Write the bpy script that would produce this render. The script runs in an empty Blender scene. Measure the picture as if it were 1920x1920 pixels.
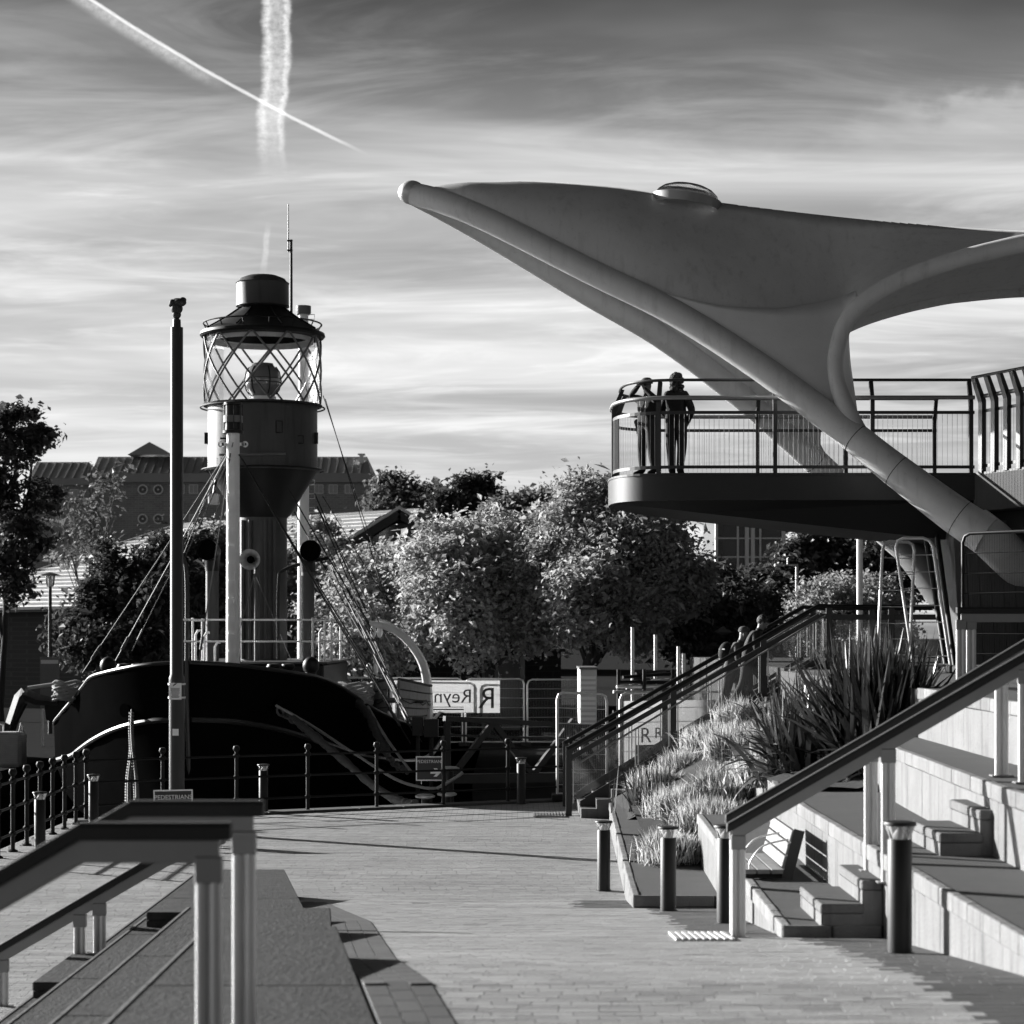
import bpy, bmesh, math, random
import numpy as np
from mathutils import Vector, Matrix, Quaternion

random.seed(7)
RNG = np.random.default_rng(11)
SC = bpy.context.scene
COL = SC.collection
PI = math.pi

# ------------------------------------------------------------------ camera
CAM_Z, FPX, HZ = 3.25, 4000.0, 1190.0
cd = bpy.data.cameras.new('camera')
cam = bpy.data.objects.new('camera', cd)
COL.objects.link(cam)
SC.camera = cam
cam.location = (0, 0, CAM_Z)
cam.rotation_euler = (math.radians(90), 0, 0)
cd.sensor_width = 36.0
cd.lens = 36.0 * FPX / 1920.0
cd.shift_y = (HZ - 960.0) / 1920.0
cd.clip_start, cd.clip_end = 0.2, 3000.0
cd.dof.use_dof = True
cd.dof.focus_distance = 36.0
cd.dof.aperture_fstop = 3.0

SUN_EL, SUN_AZ = math.radians(17.0), math.radians(-57.0)
SKY_STRENGTH, SUN_STRENGTH, EXPOSURE = 0.05, 5.0, 1.3


# ------------------------------------------------------------------ node expression helper
class X:
    """a socket with arithmetic"""
    nt = None

    def __init__(self, s):
        self.s = s

    @staticmethod
    def op(kind, *a, clamp=False):
        n = X.nt.nodes.new('ShaderNodeMath')
        n.operation = kind
        n.use_clamp = clamp
        for i, v in enumerate(a):
            if isinstance(v, X):
                X.nt.links.new(v.s, n.inputs[i])
            else:
                n.inputs[i].default_value = float(v)
        return X(n.outputs[0])

    def __add__(s, o): return X.op('ADD', s, o)
    def __radd__(s, o): return X.op('ADD', o, s)
    def __sub__(s, o): return X.op('SUBTRACT', s, o)
    def __rsub__(s, o): return X.op('SUBTRACT', o, s)
    def __mul__(s, o): return X.op('MULTIPLY', s, o)
    def __rmul__(s, o): return X.op('MULTIPLY', o, s)
    def __truediv__(s, o): return X.op('DIVIDE', s, o)
    def __rtruediv__(s, o): return X.op('DIVIDE', o, s)
    def __pow__(s, o): return X.op('POWER', s, o)
    def max(s, o): return X.op('MAXIMUM', s, o)
    def min(s, o): return X.op('MINIMUM', s, o)
    def abs(s): return X.op('ABSOLUTE', s)


def sstep(a, b, x):
    n = X.nt.nodes.new('ShaderNodeMapRange')
    n.interpolation_type = 'SMOOTHSTEP'
    X.nt.links.new(x.s, n.inputs[0])
    n.inputs[1].default_value, n.inputs[2].default_value = a, b
    n.inputs[3].default_value, n.inputs[4].default_value = 0.0, 1.0
    return X(n.outputs[0])


def vec(x, y, z=0.0):
    n = X.nt.nodes.new('ShaderNodeCombineXYZ')
    for i, v in enumerate((x, y, z)):
        if isinstance(v, X):
            X.nt.links.new(v.s, n.inputs[i])
        else:
            n.inputs[i].default_value = v
    return n.outputs[0]


def noise(v, scale, detail=4.0, rough=0.5, dist=0.0, kind='FBM'):
    n = X.nt.nodes.new('ShaderNodeTexNoise')
    n.inputs['Scale'].default_value = scale
    n.inputs['Detail'].default_value = detail
    n.inputs['Roughness'].default_value = rough
    n.inputs['Distortion'].default_value = dist
    X.nt.links.new(v, n.inputs['Vector'])
    return X(n.outputs[0])


# ------------------------------------------------------------------ world: red-filtered daylight sky, cirrus, contrails
def build_world():
    w = bpy.data.worlds.new('World')
    SC.world = w
    w.use_nodes = True
    nt = w.node_tree
    X.nt = nt
    bg = nt.nodes['Background']
    sky = nt.nodes.new('ShaderNodeTexSky')
    sky.sky_type = 'NISHITA'
    sky.sun_disc = False
    sky.sun_elevation = SUN_EL
    sky.sun_rotation = SUN_AZ
    sky.air_density, sky.dust_density = 1.0, 0.6
    sp = nt.nodes.new('ShaderNodeSeparateColor')
    nt.links.new(sky.outputs[0], sp.inputs[0])
    red = X(sp.outputs[0])
    base = ((red * (1 / 6.5)) ** 2.4) * 4.6          # monochrome film behind a red filter
    tc = nt.nodes.new('ShaderNodeTexCoord')
    sx = nt.nodes.new('ShaderNodeSeparateXYZ')
    nt.links.new(tc.outputs['Generated'], sx.inputs[0])
    x, y, z = (X(sx.outputs[i]) for i in range(3))
    zz = z.max(0.0)
    h = zz + 0.07
    px, py = x / h, y / h
    # cirrus sheets on a high plane, drawn out across the view
    n1 = noise(vec(px * 0.42 + 3.1, py * 1.25 + 1.7), 1.0, 5, 0.55, 0.7)
    n2 = noise(vec(px * 1.5 + 8.2, py * 3.0 + 4.0), 1.0, 6, 0.6, 1.2)
    n3 = noise(vec(px * 1.1 + 1.0, py * 1.4 + 9.0), 1.1, 3, 0.5, 0.3)
    sheet = sstep(0.38, 0.74, n1) * 0.62 + sstep(0.42, 0.78, n2) * 0.34
    veil = sstep(0.305, 0.185, zz)                     # longer path through the veil lower down
    toward = sstep(-0.75, 0.45, (x * math.sin(SUN_AZ) + y * math.cos(SUN_AZ)) / ((x * x + y * y) ** 0.5).max(0.01))   # ice cloud scatters forward
    wisp = sstep(0.5, 0.72, n3) * sstep(0.48, 0.66, n2)
    dens = (sheet * (veil * 0.66 + 0.15) + veil * 0.30 + wisp * 0.10).min(1.0)
    # contrails, laid out by direction
    yy = y.max(0.05)
    u, v = x / yy, z / yy
    fwd = sstep(0.2, 0.4, y)
    wob = (noise(vec(u * 60, v * 60), 1.0, 3) - 0.5) * 0.0022
    fuzz = noise(vec(u * 330, v * 330, 2.0), 1.0, 3, 0.7)
    # long diagonal trail through (165,0) and (640,275) of the frame
    ax, ay, bx, by = -0.1985, 0.2975, -0.080, 0.2288
    L = math.hypot(bx - ax, by - ay)
    dx, dy = (bx - ax) / L, (by - ay) / L
    t = (u - ax) * dx + (v - ay) * dy
    bow = (t - 0.06) * (t - 0.06) * 0.5
    s = (u - ax) * (-dy) + (v - ay) * dx + wob * 0.35 - bow + 0.001
    core = sstep(0.0012, 0.0002, s.abs() + (fuzz - 0.5) * 0.0008) * sstep(0.152, 0.122, t)
    side = sstep(-0.0075, -0.002, s) * sstep(0.0008, -0.0012, s) * sstep(0.085, 0.045, t) * fuzz
    trail_a = core * (fuzz * 0.6 + 0.45) + side * 0.75
    # old vertical trail, widening and breaking up
    uc = u + 0.1112 + wob * 1.9 + (noise(vec(v * 26, 3.3), 1.0, 2) - 0.5) * 0.008 - (v - 0.2975) * 0.02
    torn = (noise(vec(u * 150, v * 420, 7.0), 1.0, 4, 0.7) - 0.5)
    uc = uc + torn * 0.0020
    edge = sstep(0.0022, 0.0003, (uc - 0.0050).abs()) * 0.55 + sstep(0.0034, 0.0004, (uc + 0.0044).abs()) * 0.42
    body = sstep(0.0080, 0.0034, uc.abs()) * 0.66
    vert = sstep(0.213, 0.245, v)
    frag = sstep(0.0021, 0.0006, (u + 0.1155 + (v - 0.18) * -0.10 + wob * 1.2).abs()) * sstep(0.166, 0.178, v) * sstep(0.194, 0.186, v)
    trail_b = (edge + body) * vert * (fuzz * 1.1 + torn * 0.8 + 0.12).max(0.0) + frag * 0.35 * (fuzz * 1.4)
    # a cloud bank with a torn edge to the right
    bl = sstep(0.0, 0.016, 0.257 + (u - 0.19) * 0.13 + (noise(vec(u * 42, v * 70), 1.0, 4) - 0.5) * 0.042 - v)
    bank = bl * sstep(0.125, 0.215, u + (noise(vec(u * 26, v * 90, 5.0), 1.0, 3) - 0.5) * 0.1) * sstep(0.195, 0.24, v)
    trails = ((trail_a + trail_b) * fwd).min(1.0)
    cloud = toward * 8.2 + 0.5
    c = base * (1 - dens) + dens * cloud
    c = c * (1 - bank * fwd * 0.30) + bank * fwd * 0.30 * 7.5
    c = c * (1 - trails * 0.8) + trails * 0.8 * 10.2
    nt.links.new(c.s, bg.inputs[0])
    bg.inputs[1].default_value = SKY_STRENGTH


build_world()
sl = bpy.data.lights.new('sun', 'SUN')
sl.energy, sl.angle, sl.color = SUN_STRENGTH, math.radians(0.5), (1.0, 0.995, 0.985)
sun = bpy.data.objects.new('sun', sl)
COL.objects.link(sun)
TO_SUN = Vector((math.sin(SUN_AZ) * math.cos(SUN_EL), math.cos(SUN_AZ) * math.cos(SUN_EL), math.sin(SUN_EL)))
sun.rotation_euler = TO_SUN.to_track_quat('Z', 'Y').to_euler()
sun.location = TO_SUN * 60
vs = SC.view_settings
vs.view_transform, vs.look, vs.exposure, vs.gamma = 'Standard', 'None', EXPOSURE, 1.0
vs.use_curve_mapping = False


# ------------------------------------------------------------------ materials (a black-and-white photograph: every colour is a grey)
MATS = {}


def mat(name, base, rough=0.7, metal=0.0, var=0.15, scale=6.0, bump=0.0, bscale=60.0, spec=0.4, tone=None,
        streak=0.0, spot=0.0, extra=None):
    """grey procedural surface: large-scale mottling, optional vertical streaks, speckle and bump"""
    m = bpy.data.materials.new(name)
    m.use_nodes = True
    nt = m.node_tree
    X.nt = nt
    b = nt.nodes['Principled BSDF']
    b.inputs['Roughness'].default_value = rough
    b.inputs['Metallic'].default_value = metal
    b.inputs['Specular IOR Level'].default_value = spec
    geo = nt.nodes.new('ShaderNodeNewGeometry')
    pos = geo.outputs['Position']
    sx = nt.nodes.new('ShaderNodeSeparateXYZ')
    nt.links.new(pos, sx.inputs[0])
    x, y, z = (X(sx.outputs[i]) for i in range(3))
    k = 1 + (noise(pos, scale, 5, 0.6) - 0.5) * (2 * var)
    if streak:
        k = k * (1 - sstep(0.5, 0.75, noise(vec(x * 7, y * 7, z * 0.5), 1.0, 4, 0.6)) * streak)
    if spot:
        k = k * (1 - sstep(0.62, 0.72, noise(pos, scale * 9, 2, 0.5)) * spot)
    if tone:
        at = nt.nodes.new('ShaderNodeAttribute')
        at.attribute_name = 'tone'
        k = k * (1 + (X(at.outputs['Fac']) - 0.5) * (2 * tone))
    if extra:
        k = extra(k, x, y, z, pos)
    col = k * base
    cc = nt.nodes.new('ShaderNodeCombineColor')
    for i in range(3):
        nt.links.new(col.s, cc.inputs[i])
    nt.links.new(cc.outputs[0], b.inputs['Base Color'])
    if bump:
        bn = nt.nodes.new('ShaderNodeBump')
        bn.inputs['Strength'].default_value = bump
        bn.inputs['Distance'].default_value = 0.02
        nt.links.new(noise(pos, bscale, 4, 0.6).s, bn.inputs['Height'])
        nt.links.new(bn.outputs[0], b.inputs['Normal'])
    MATS[name] = m
    return m


def leaf_mat(name, base, trans=0.45, rough=0.5, var=0.5, gloss=0.07):
    m = bpy.data.materials.new(name)
    m.use_nodes = True
    nt = m.node_tree
    X.nt = nt
    nt.nodes.remove(nt.nodes['Principled BSDF'])
    out = nt.nodes['Material Output']
    at = nt.nodes.new('ShaderNodeAttribute')
    at.attribute_name = 'tone'
    col = (1 + (X(at.outputs['Fac']) - 0.5) * (2 * var)) * base
    cc = nt.nodes.new('ShaderNodeCombineColor')
    for i in range(3):
        nt.links.new(col.s, cc.inputs[i])
    d = nt.nodes.new('ShaderNodeBsdfDiffuse')
    t = nt.nodes.new('ShaderNodeBsdfTranslucent')
    g = nt.nodes.new('ShaderNodeBsdfGlossy')
    g.inputs['Roughness'].default_value = rough
    g.inputs['Color'].default_value = (0.5, 0.5, 0.5, 1)
    nt.links.new(cc.outputs[0], d.inputs['Color'])
    nt.links.new(cc.outputs[0], t.inputs['Color'])
    a = nt.nodes.new('ShaderNodeMixShader')
    a.inputs[0].default_value = trans
    nt.links.new(d.outputs[0], a.inputs[1])
    nt.links.new(t.outputs[0], a.inputs[2])
    c = nt.nodes.new('ShaderNodeMixShader')
    c.inputs[0].default_value = gloss
    nt.links.new(a.outputs[0], c.inputs[1])
    nt.links.new(g.outputs[0], c.inputs[2])
    nt.links.new(c.outputs[0], out.inputs['Surface'])
    MATS[name] = m
    return m


def glass_mat(name, tint=0.9, alpha=0.25, rough=0.05, refl=1.0):
    m = bpy.data.materials.new(name)
    m.use_nodes = True
    nt = m.node_tree
    nt.nodes.remove(nt.nodes['Principled BSDF'])
    out = nt.nodes['Material Output']
    t = nt.nodes.new('ShaderNodeBsdfTransparent')
    t.inputs[0].default_value = (tint, tint, tint, 1)
    g = nt.nodes.new('ShaderNodeBsdfGlossy')
    g.inputs['Roughness'].default_value = rough
    fr = nt.nodes.new('ShaderNodeFresnel')
    fr.inputs[0].default_value = 1.45
    X.nt = nt
    fac = (X(fr.outputs[0]) * refl + alpha).min(1.0)
    mx = nt.nodes.new('ShaderNodeMixShader')
    nt.links.new(fac.s, mx.inputs[0])
    nt.links.new(t.outputs[0], mx.inputs[1])
    nt.links.new(g.outputs[0], mx.inputs[2])
    nt.links.new(mx.outputs[0], out.inputs['Surface'])
    MATS[name] = m
    return m


def brick_lines(k, x, y, z, pos):
    """courses of paving bricks drawn by the material where single bricks are too small to tell apart"""
    nt = X.nt
    br = nt.nodes.new('ShaderNodeTexBrick')
    br.inputs['Scale'].default_value = 1.0
    br.inputs['Brick Width'].default_value = 0.2
    br.inputs['Row Height'].default_value = 0.1
    br.inputs['Mortar Size'].default_value = 0.006
    br.inputs['Color1'].default_value = (1.15,) * 3 + (1,)
    br.inputs['Color2'].default_value = (0.82,) * 3 + (1,)
    br.inputs['Mortar'].default_value = (0.45,) * 3 + (1,)
    nt.links.new(vec(x, y, 0.0), br.inputs['Vector'])
    s = nt.nodes.new('ShaderNodeSeparateColor')
    nt.links.new(br.outputs['Color'], s.inputs[0])
    return k * X(s.outputs[0])


def ribs(axis, pitch, depth):
    def f(k, x, y, z, pos):
        c = {'x': x, 'y': y, 'z': z}[axis]
        fr = X.op('FRACT', c / pitch)
        return k * (1 - sstep(0.16, 0.04, fr) * depth)
    return f


def wallbricks(k, x, y, z, pos):
    nt = X.nt
    br = nt.nodes.new('ShaderNodeTexBrick')
    br.inputs['Scale'].default_value = 1.0
    br.inputs['Brick Width'].default_value = 0.6
    br.inputs['Row Height'].default_value = 0.2
    br.inputs['Mortar Size'].default_value = 0.02
    br.inputs['Color1'].default_value = (1.15,) * 3 + (1,)
    br.inputs['Color2'].default_value = (0.85,) * 3 + (1,)
    br.inputs['Mortar'].default_value = (1.6,) * 3 + (1,)
    nt.links.new(vec(x + y, z, 0.0), br.inputs['Vector'])
    s = nt.nodes.new('ShaderNodeSeparateColor')
    nt.links.new(br.outputs['Color'], s.inputs[0])
    return k * X(s.outputs[0])


mat('paving', 0.28, 0.75, var=0.2, scale=1.3, bump=0.15, spec=0.3, extra=brick_lines)
mat('brick', 0.30, 0.55, var=0.3, scale=0.7, bump=0.45, bscale=55, spec=0.5, tone=0.24, spot=0.3)
mat('dark_brick', 0.085, 0.7, var=0.2, scale=3, bump=0.25, bscale=90, spec=0.3, tone=0.15)
mat('joint', 0.045, 0.9, var=0.2, scale=8)
mat('concrete', 0.19, 0.85, var=0.28, scale=2.6, bump=0.4, bscale=35, streak=0.42, spot=0.2, spec=0.2)
mat('coping', 0.20, 0.85, var=0.3, scale=4.0, bump=0.4, bscale=35, streak=0.35, spot=0.2, tone=0.2, spec=0.2)
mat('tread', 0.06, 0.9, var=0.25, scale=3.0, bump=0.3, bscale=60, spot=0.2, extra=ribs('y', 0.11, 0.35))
mat('step_stone', 0.055, 0.85, var=0.55, scale=6.0, bump=0.8, bscale=28, spot=0.45, spec=0.15)
mat('wood_rail', 0.022, 0.65, var=0.3, scale=5, bump=0.2, bscale=40)
mat('steel', 0.27, 0.42, 0.35, var=0.1, scale=8, spec=0.5)
mat('galv', 0.6, 0.45, 0.4, var=0.18, scale=9, spec=0.5)
mat('dark_metal', 0.01, 0.5, 0.0, var=0.2, scale=10, spec=0.25)
mat('bollard_paint', 0.012, 0.5, 0.0, var=0.2, scale=6, spec=0.4, spot=0.3)
mat('hull_black', 0.004, 0.6, 0.0, var=0.3, scale=1.5, bump=0.05, bscale=4, spec=0.0)
mat('hull_trim', 0.02, 0.4, 0.0, var=0.25, scale=3, spec=0.5)
mat('ship_dark', 0.009, 0.5, 0.0, var=0.25, scale=4, spec=0.4)
mat('ship_red', 0.065, 0.5, 0.0, var=0.25, scale=2.5, spec=0.4, streak=0.35, bump=0.05, bscale=20)
mat('ship_white', 0.92, 0.5, 0.0, var=0.07, scale=3, spec=0.4, streak=0.07)
mat('canopy_paint', 0.60, 0.45, 0.0, var=0.13, scale=2.4, spec=0.45, streak=0.16, bump=0.10, bscale=60, spot=0.10)
mat('canopy_plate', 0.86, 0.45, 0.0, var=0.08, scale=2.4, spec=0.45, bump=0.08, bscale=60, spot=0.06)
mat('deck_dark', 0.028, 0.5, 0.0, var=0.15, scale=4, spec=0.4)
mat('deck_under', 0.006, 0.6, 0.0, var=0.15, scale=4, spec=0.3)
mat('post_grey', 0.03, 0.45, 0.0, var=0.15, scale=5, spec=0.45)
mat('sign_dark', 0.05, 0.5, 0.0, var=0.05, scale=5)
mat('sign_white', 0.93, 0.5, 0.0, var=0.03, scale=5)
mat('print_dark', 0.06, 0.6, 0.0, var=0.03, scale=5)
mat('white_sheet', 0.62, 0.6, 0.0, var=0.06, scale=2)
mat('rope', 0.3, 0.9, 0.0, var=0.35, scale=40, bump=0.5, bscale=60)
mat('rope_dark', 0.06, 0.8, 0.0, var=0.4, scale=20, bump=0.5, bscale=30)
mat('stay', 0.10, 0.6, 0.2, var=0.2, scale=20)
mat('timber', 0.24, 0.6, 0.0, var=0.25, scale=8, streak=0.3, bump=0.1, bscale=30)
mat('timber_dark', 0.05, 0.7, 0.0, var=0.25, scale=8)
mat('soil', 0.025, 0.95, 0.0, var=0.4, scale=14, bump=0.6, bscale=25)
mat('bark', 0.045, 0.9, 0.0, var=0.4, scale=14, bump=0.6, bscale=25)
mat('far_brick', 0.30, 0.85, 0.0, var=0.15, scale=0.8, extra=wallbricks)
mat('far_roof', 0.38, 0.6, 0.0, var=0.15, scale=0.5)
mat('far_white', 0.9, 0.5, 0.0, var=0.08, scale=2)
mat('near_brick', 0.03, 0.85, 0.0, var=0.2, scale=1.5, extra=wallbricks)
mat('tile', 0.8, 0.75, 0.0, var=0.25, scale=1.6, spot=0.3)
mat('far_glass', 0.04, 0.08, 0.0, var=0.1, scale=1, spec=0.6)
mat('pane_bright', 0.45, 0.25, 0.0, var=0.15, scale=1, spec=0.6)
mat('board_concrete', 0.07, 0.85, 0.0, var=0.25, scale=2, bump=0.3, bscale=30, streak=0.4)
mat('bank', 0.035, 1.0, 0.0, var=0.3, scale=1.2, bump=0.4, bscale=10, spec=0.0)
mat('quay_wall', 0.07, 0.85, 0.0, var=0.3, scale=1.2, bump=0.4, bscale=10, streak=0.3)
mat('water_surface', 0.01, 0.06, 0.0, var=0.1, scale=1, bump=0.25, bscale=1.2, spec=0.5)
mat('skin', 0.18, 0.5, 0.0, var=0.05, scale=10)
mat('cloth_black', 0.007, 0.85, 0.0, var=0.3, scale=12, bump=0.3, bscale=30)
mat('cloth_dark', 0.018, 0.85, 0.0, var=0.3, scale=12, bump=0.3, bscale=30)
mat('cloth_mid', 0.06, 0.85, 0.0, var=0.3, scale=12, bump=0.3, bscale=30)
mat('cloth_light', 0.45, 0.8, 0.0, var=0.2, scale=12, bump=0.3, bscale=30)
mat('hair', 0.02, 0.6, 0.0, var=0.4, scale=40, bump=0.8, bscale=60)
mat('machine', 0.15, 0.5, 0.0, var=0.2, scale=4, spot=0.2)
mat('rubber', 0.02, 0.8, 0.0, var=0.2, scale=6)
mat('bag', 0.33, 0.9, 0.0, var=0.2, scale=6, extra=ribs('z', 0.05, 0.4))
mat('lens', 0.25, 0.15, 0.3, var=0.2, scale=10, spec=0.6)
mat('lamp_white', 0.7, 0.4, 0.0, var=0.05, scale=5)
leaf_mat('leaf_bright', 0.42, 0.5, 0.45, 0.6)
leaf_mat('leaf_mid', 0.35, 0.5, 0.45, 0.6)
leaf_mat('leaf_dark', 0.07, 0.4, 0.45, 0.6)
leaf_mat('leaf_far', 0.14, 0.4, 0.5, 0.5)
leaf_mat('banner', 0.62, 0.5, 0.5, 0.1, 0.02)
leaf_mat('banner_grey', 0.42, 0.55, 0.5, 0.1, 0.02)
leaf_mat('grass_pale', 0.46, 0.45, 0.5, 0.93)
leaf_mat('flax', 0.085, 0.25, 0.25, 0.85, 0.14)
glass_mat('glass_clear', 0.98, 0.0, 0.05, 0.35)
mat('lattice_paint', 0.14, 0.4, 0.0, var=0.2, scale=6, spec=0.5)
mat('post_steel', 0.6, 0.4, 0.3, var=0.12, scale=8, spec=0.5)
mat('stay_shaded', 0.02, 0.6, 0.0, var=0.2, scale=20)
glass_mat('glass_panel', 0.82, 0.05)
glass_mat('glass_lamp', 0.8, 0.25, 0.25)
glass_mat('dome', 0.75, 0.10, 0.1)


# ------------------------------------------------------------------ geometry helpers
WLOC = {}


def P(px, py, d):
    """point at distance d seen at pixel (px, py) of the 1920 px photograph"""
    return Vector(((px - 960.0) / FPX * d, d, CAM_Z + (HZ - py) / FPX * d))


def tag(o, label, cat, group=None, kind=None):
    if label:
        o['label'] = label
    if cat:
        o['category'] = cat
    if group:
        o['group'] = group
    if kind:
        o['kind'] = kind
    return o


def thing(name, label, cat, loc=(0, 0, 0), group=None):
    o = bpy.data.objects.new(name, None)
    COL.objects.link(o)
    o.location = loc
    o.empty_display_size = 0.2
    WLOC[o] = Vector(loc)
    return tag(o, label, cat, group)


def link(name, me, parent=None, m=None, smooth=False):
    o = bpy.data.objects.new(name, me)
    COL.objects.link(o)
    if m:
        me.materials.clear()
        me.materials.append(MATS[m])
    if smooth:
        me.polygons.foreach_set('use_smooth', [True] * len(me.polygons))
    WLOC[o] = Vector((0, 0, 0))
    if parent is not None:
        o.parent = parent
        WLOC[o] = WLOC[parent]
    return o


def copy_tree(root, loc, label=None):
    r = root.copy()
    COL.objects.link(r)
    r.location = loc
    WLOC[r] = Vector(loc)
    if label:
        r['label'] = label
    for ch in list(root.children):
        c = ch.copy()
        COL.objects.link(c)
        c.parent = r
        for g in list(ch.children):
            d = g.copy()
            COL.objects.link(d)
            d.parent = c
    return r


def frame_of(d):
    d = d.normalized()
    up = Vector((0, 0, 1)) if abs(d.z) < 0.95 else Vector((0, 1, 0))
    a = d.cross(up).normalized()
    return a, a.cross(d).normalized()


class MB:
    def __init__(self):
        self.v, self.f, self.m = [], [], []
        self.cur = 0

    def add(self, vs, fs):
        n = len(self.v)
        self.v += [tuple(p) for p in vs]
        self.f += [tuple(i + n for i in f) for f in fs]
        self.m += [self.cur] * len(fs)
        return self

    def box(self, a, b):
        x0, y0, z0 = a
        x1, y1, z1 = b
        return self.add([(x0, y0, z0), (x1, y0, z0), (x1, y1, z0), (x0, y1, z0), (x0, y0, z1), (x1, y0, z1), (x1, y1, z1), (x0, y1, z1)],
                        [(0, 3, 2, 1), (4, 5, 6, 7), (0, 1, 5, 4), (1, 2, 6, 5), (2, 3, 7, 6), (3, 0, 4, 7)])

    def cbox(self, c, s):
        return self.box([c[i] - s[i] / 2 for i in range(3)], [c[i] + s[i] / 2 for i in range(3)])

    def beam(self, p, q, w, h, up=None):
        """box from p to q, w across, h high"""
        p, q = Vector(p), Vector(q)
        d = (q - p).normalized()
        upv = Vector(up) if up else (Vector((0, 0, 1)) if abs(d.z) < 0.97 else Vector((0, 1, 0)))
        a = d.cross(upv).normalized() * (w / 2)
        b = a.cross(d).normalized() * (h / 2)
        vs = [p - a - b, p + a - b, p + a + b, p - a + b, q - a - b, q + a - b, q + a + b, q - a + b]
        return self.add(vs, [(0, 1, 2, 3), (7, 6, 5, 4), (0, 4, 5, 1), (1, 5, 6, 2), (2, 6, 7, 3), (3, 7, 4, 0)])

    def cyl(self, p, q, r0, r1=None, n=16, caps=True):
        return self.tube([p, q], [r0, r0 if r1 is None else r1], n, caps)

    def tube(self, pts, r, n=10, caps=True, flat=1.0):
        pts = [Vector(p) for p in pts]
        k = len(pts)
        rs = r if isinstance(r, (list, tuple)) else [r] * k
        vs, fs = [], []
        t0 = (pts[1] - pts[0]).normalized()
        a, b = frame_of(t0)
        prev = t0
        for i, p in enumerate(pts):
            t = (pts[min(i + 1, k - 1)] - pts[max(i - 1, 0)]).normalized()
            q = prev.rotation_difference(t)
            a, b = q @ a, q @ b
            prev = t
            for j in range(n):
                w = 2 * PI * j / n
                vs.append(p + a * (math.cos(w) * rs[i]) + b * (math.sin(w) * rs[i] * flat))
        for i in range(k - 1):
            for j in range(n):
                j2 = (j + 1) % n
                fs.append((i * n + j, i * n + j2, (i + 1) * n + j2, (i + 1) * n + j))
        if caps:
            fs.append(tuple(range(n - 1, -1, -1)))
            fs.append(tuple((k - 1) * n + j for j in range(n)))
        return self.add(vs, fs)

    def lathe(self, prof, c=(0, 0, 0), n=24, axis='z', closed=False):
        """prof: (radius, height) pairs"""
        vs, fs = [], []
        k = len(prof)
        for r, hh in prof:
            for j in range(n):
                w = 2 * PI * j / n
                if axis == 'z':
                    vs.append((c[0] + r * math.cos(w), c[1] + r * math.sin(w), c[2] + hh))
                elif axis == 'y':
                    vs.append((c[0] + r * math.cos(w), c[1] + hh, c[2] + r * math.sin(w)))
                else:
                    vs.append((c[0] + hh, c[1] + r * math.cos(w), c[2] + r * math.sin(w)))
        for i in range(k - 1):
            for j in range(n):
                j2 = (j + 1) % n
                fs.append((i * n + j, i * n + j2, (i + 1) * n + j2, (i + 1) * n + j))
        return self.add(vs, fs)

    def prism(self, poly, z0, z1):
        """poly counter-clockwise in plan"""
        n = len(poly)
        vs = [(p[0], p[1], z0) for p in poly] + [(p[0], p[1], z1) for p in poly]
        fs = [tuple(range(n - 1, -1, -1)), tuple(range(n, 2 * n))]
        fs += [(i, (i + 1) % n, n + (i + 1) % n, n + i) for i in range(n)]
        return self.add(vs, fs)

    def extrude(self, poly, o, ex, ey, en):
        """planar polygon poly (a, b) placed at o + a*ex + b*ey, thickened along en"""
        o, ex, ey, en = Vector(o), Vector(ex), Vector(ey), Vector(en)
        n = len(poly)
        vs = [o + ex * a + ey * b for a, b in poly] + [o + ex * a + ey * b + en for a, b in poly]
        fs = [tuple(range(n - 1, -1, -1)), tuple(range(n, 2 * n))]
        fs += [(i, (i + 1) % n, n + (i + 1) % n, n + i) for i in range(n)]
        return self.add(vs, fs)

    def ball(self, c, r, n=14, m=9, sq=(1, 1, 1)):
        pr = []
        vs, fs = [], []
        for i in range(m + 1):
            a = PI * i / m
            for j in range(n):
                w = 2 * PI * j / n
                vs.append((c[0] + r * sq[0] * math.sin(a) * math.cos(w), c[1] + r * sq[1] * math.sin(a) * math.sin(w), c[2] - r * sq[2] * math.cos(a)))
        for i in range(m):
            for j in range(n):
                j2 = (j + 1) % n
                fs.append((i * n + j, i * n + j2, (i + 1) * n + j2, (i + 1) * n + j))
        return self.add(vs, fs)

    def mesh(self, name, off=None):
        me = bpy.data.meshes.new(name)
        vs = self.v if off is None else [(x - off.x, y - off.y, z - off.z) for x, y, z in self.v]
        me.from_pydata(vs, [], self.f)
        me.update()
        return me

    def build(self, name, m, parent=None, smooth=False, bevel=0.0, label=None):
        off = WLOC[parent] if parent is not None else None
        me = self.mesh(name, off)
        ms = m if isinstance(m, (list, tuple)) else [m]
        for k in ms:
            me.materials.append(MATS[k])
        if len(ms) > 1:
            me.polygons.foreach_set('material_index', self.m)
        bm = bmesh.new()
        bm.from_mesh(me)
        if smooth or bevel:
            bmesh.ops.remove_doubles(bm, verts=bm.verts, dist=1e-5)
        bmesh.ops.recalc_face_normals(bm, faces=bm.faces)
        if bevel:
            bmesh.ops.bevel(bm, geom=[e for e in bm.edges if len(e.link_faces) == 2 and e.calc_face_angle(0) > 0.6],
                            offset=bevel, segments=1, affect='EDGES', profile=0.5)
        bm.to_mesh(me)
        bm.free()
        o = link(name, me, parent)
        if smooth:
            me.polygons.foreach_set('use_smooth', [True] * len(me.polygons))
            try:
                me.set_sharp_from_angle(angle=math.radians(40))
            except Exception:
                pass
        if label:
            o['label'] = label
        return o


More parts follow.
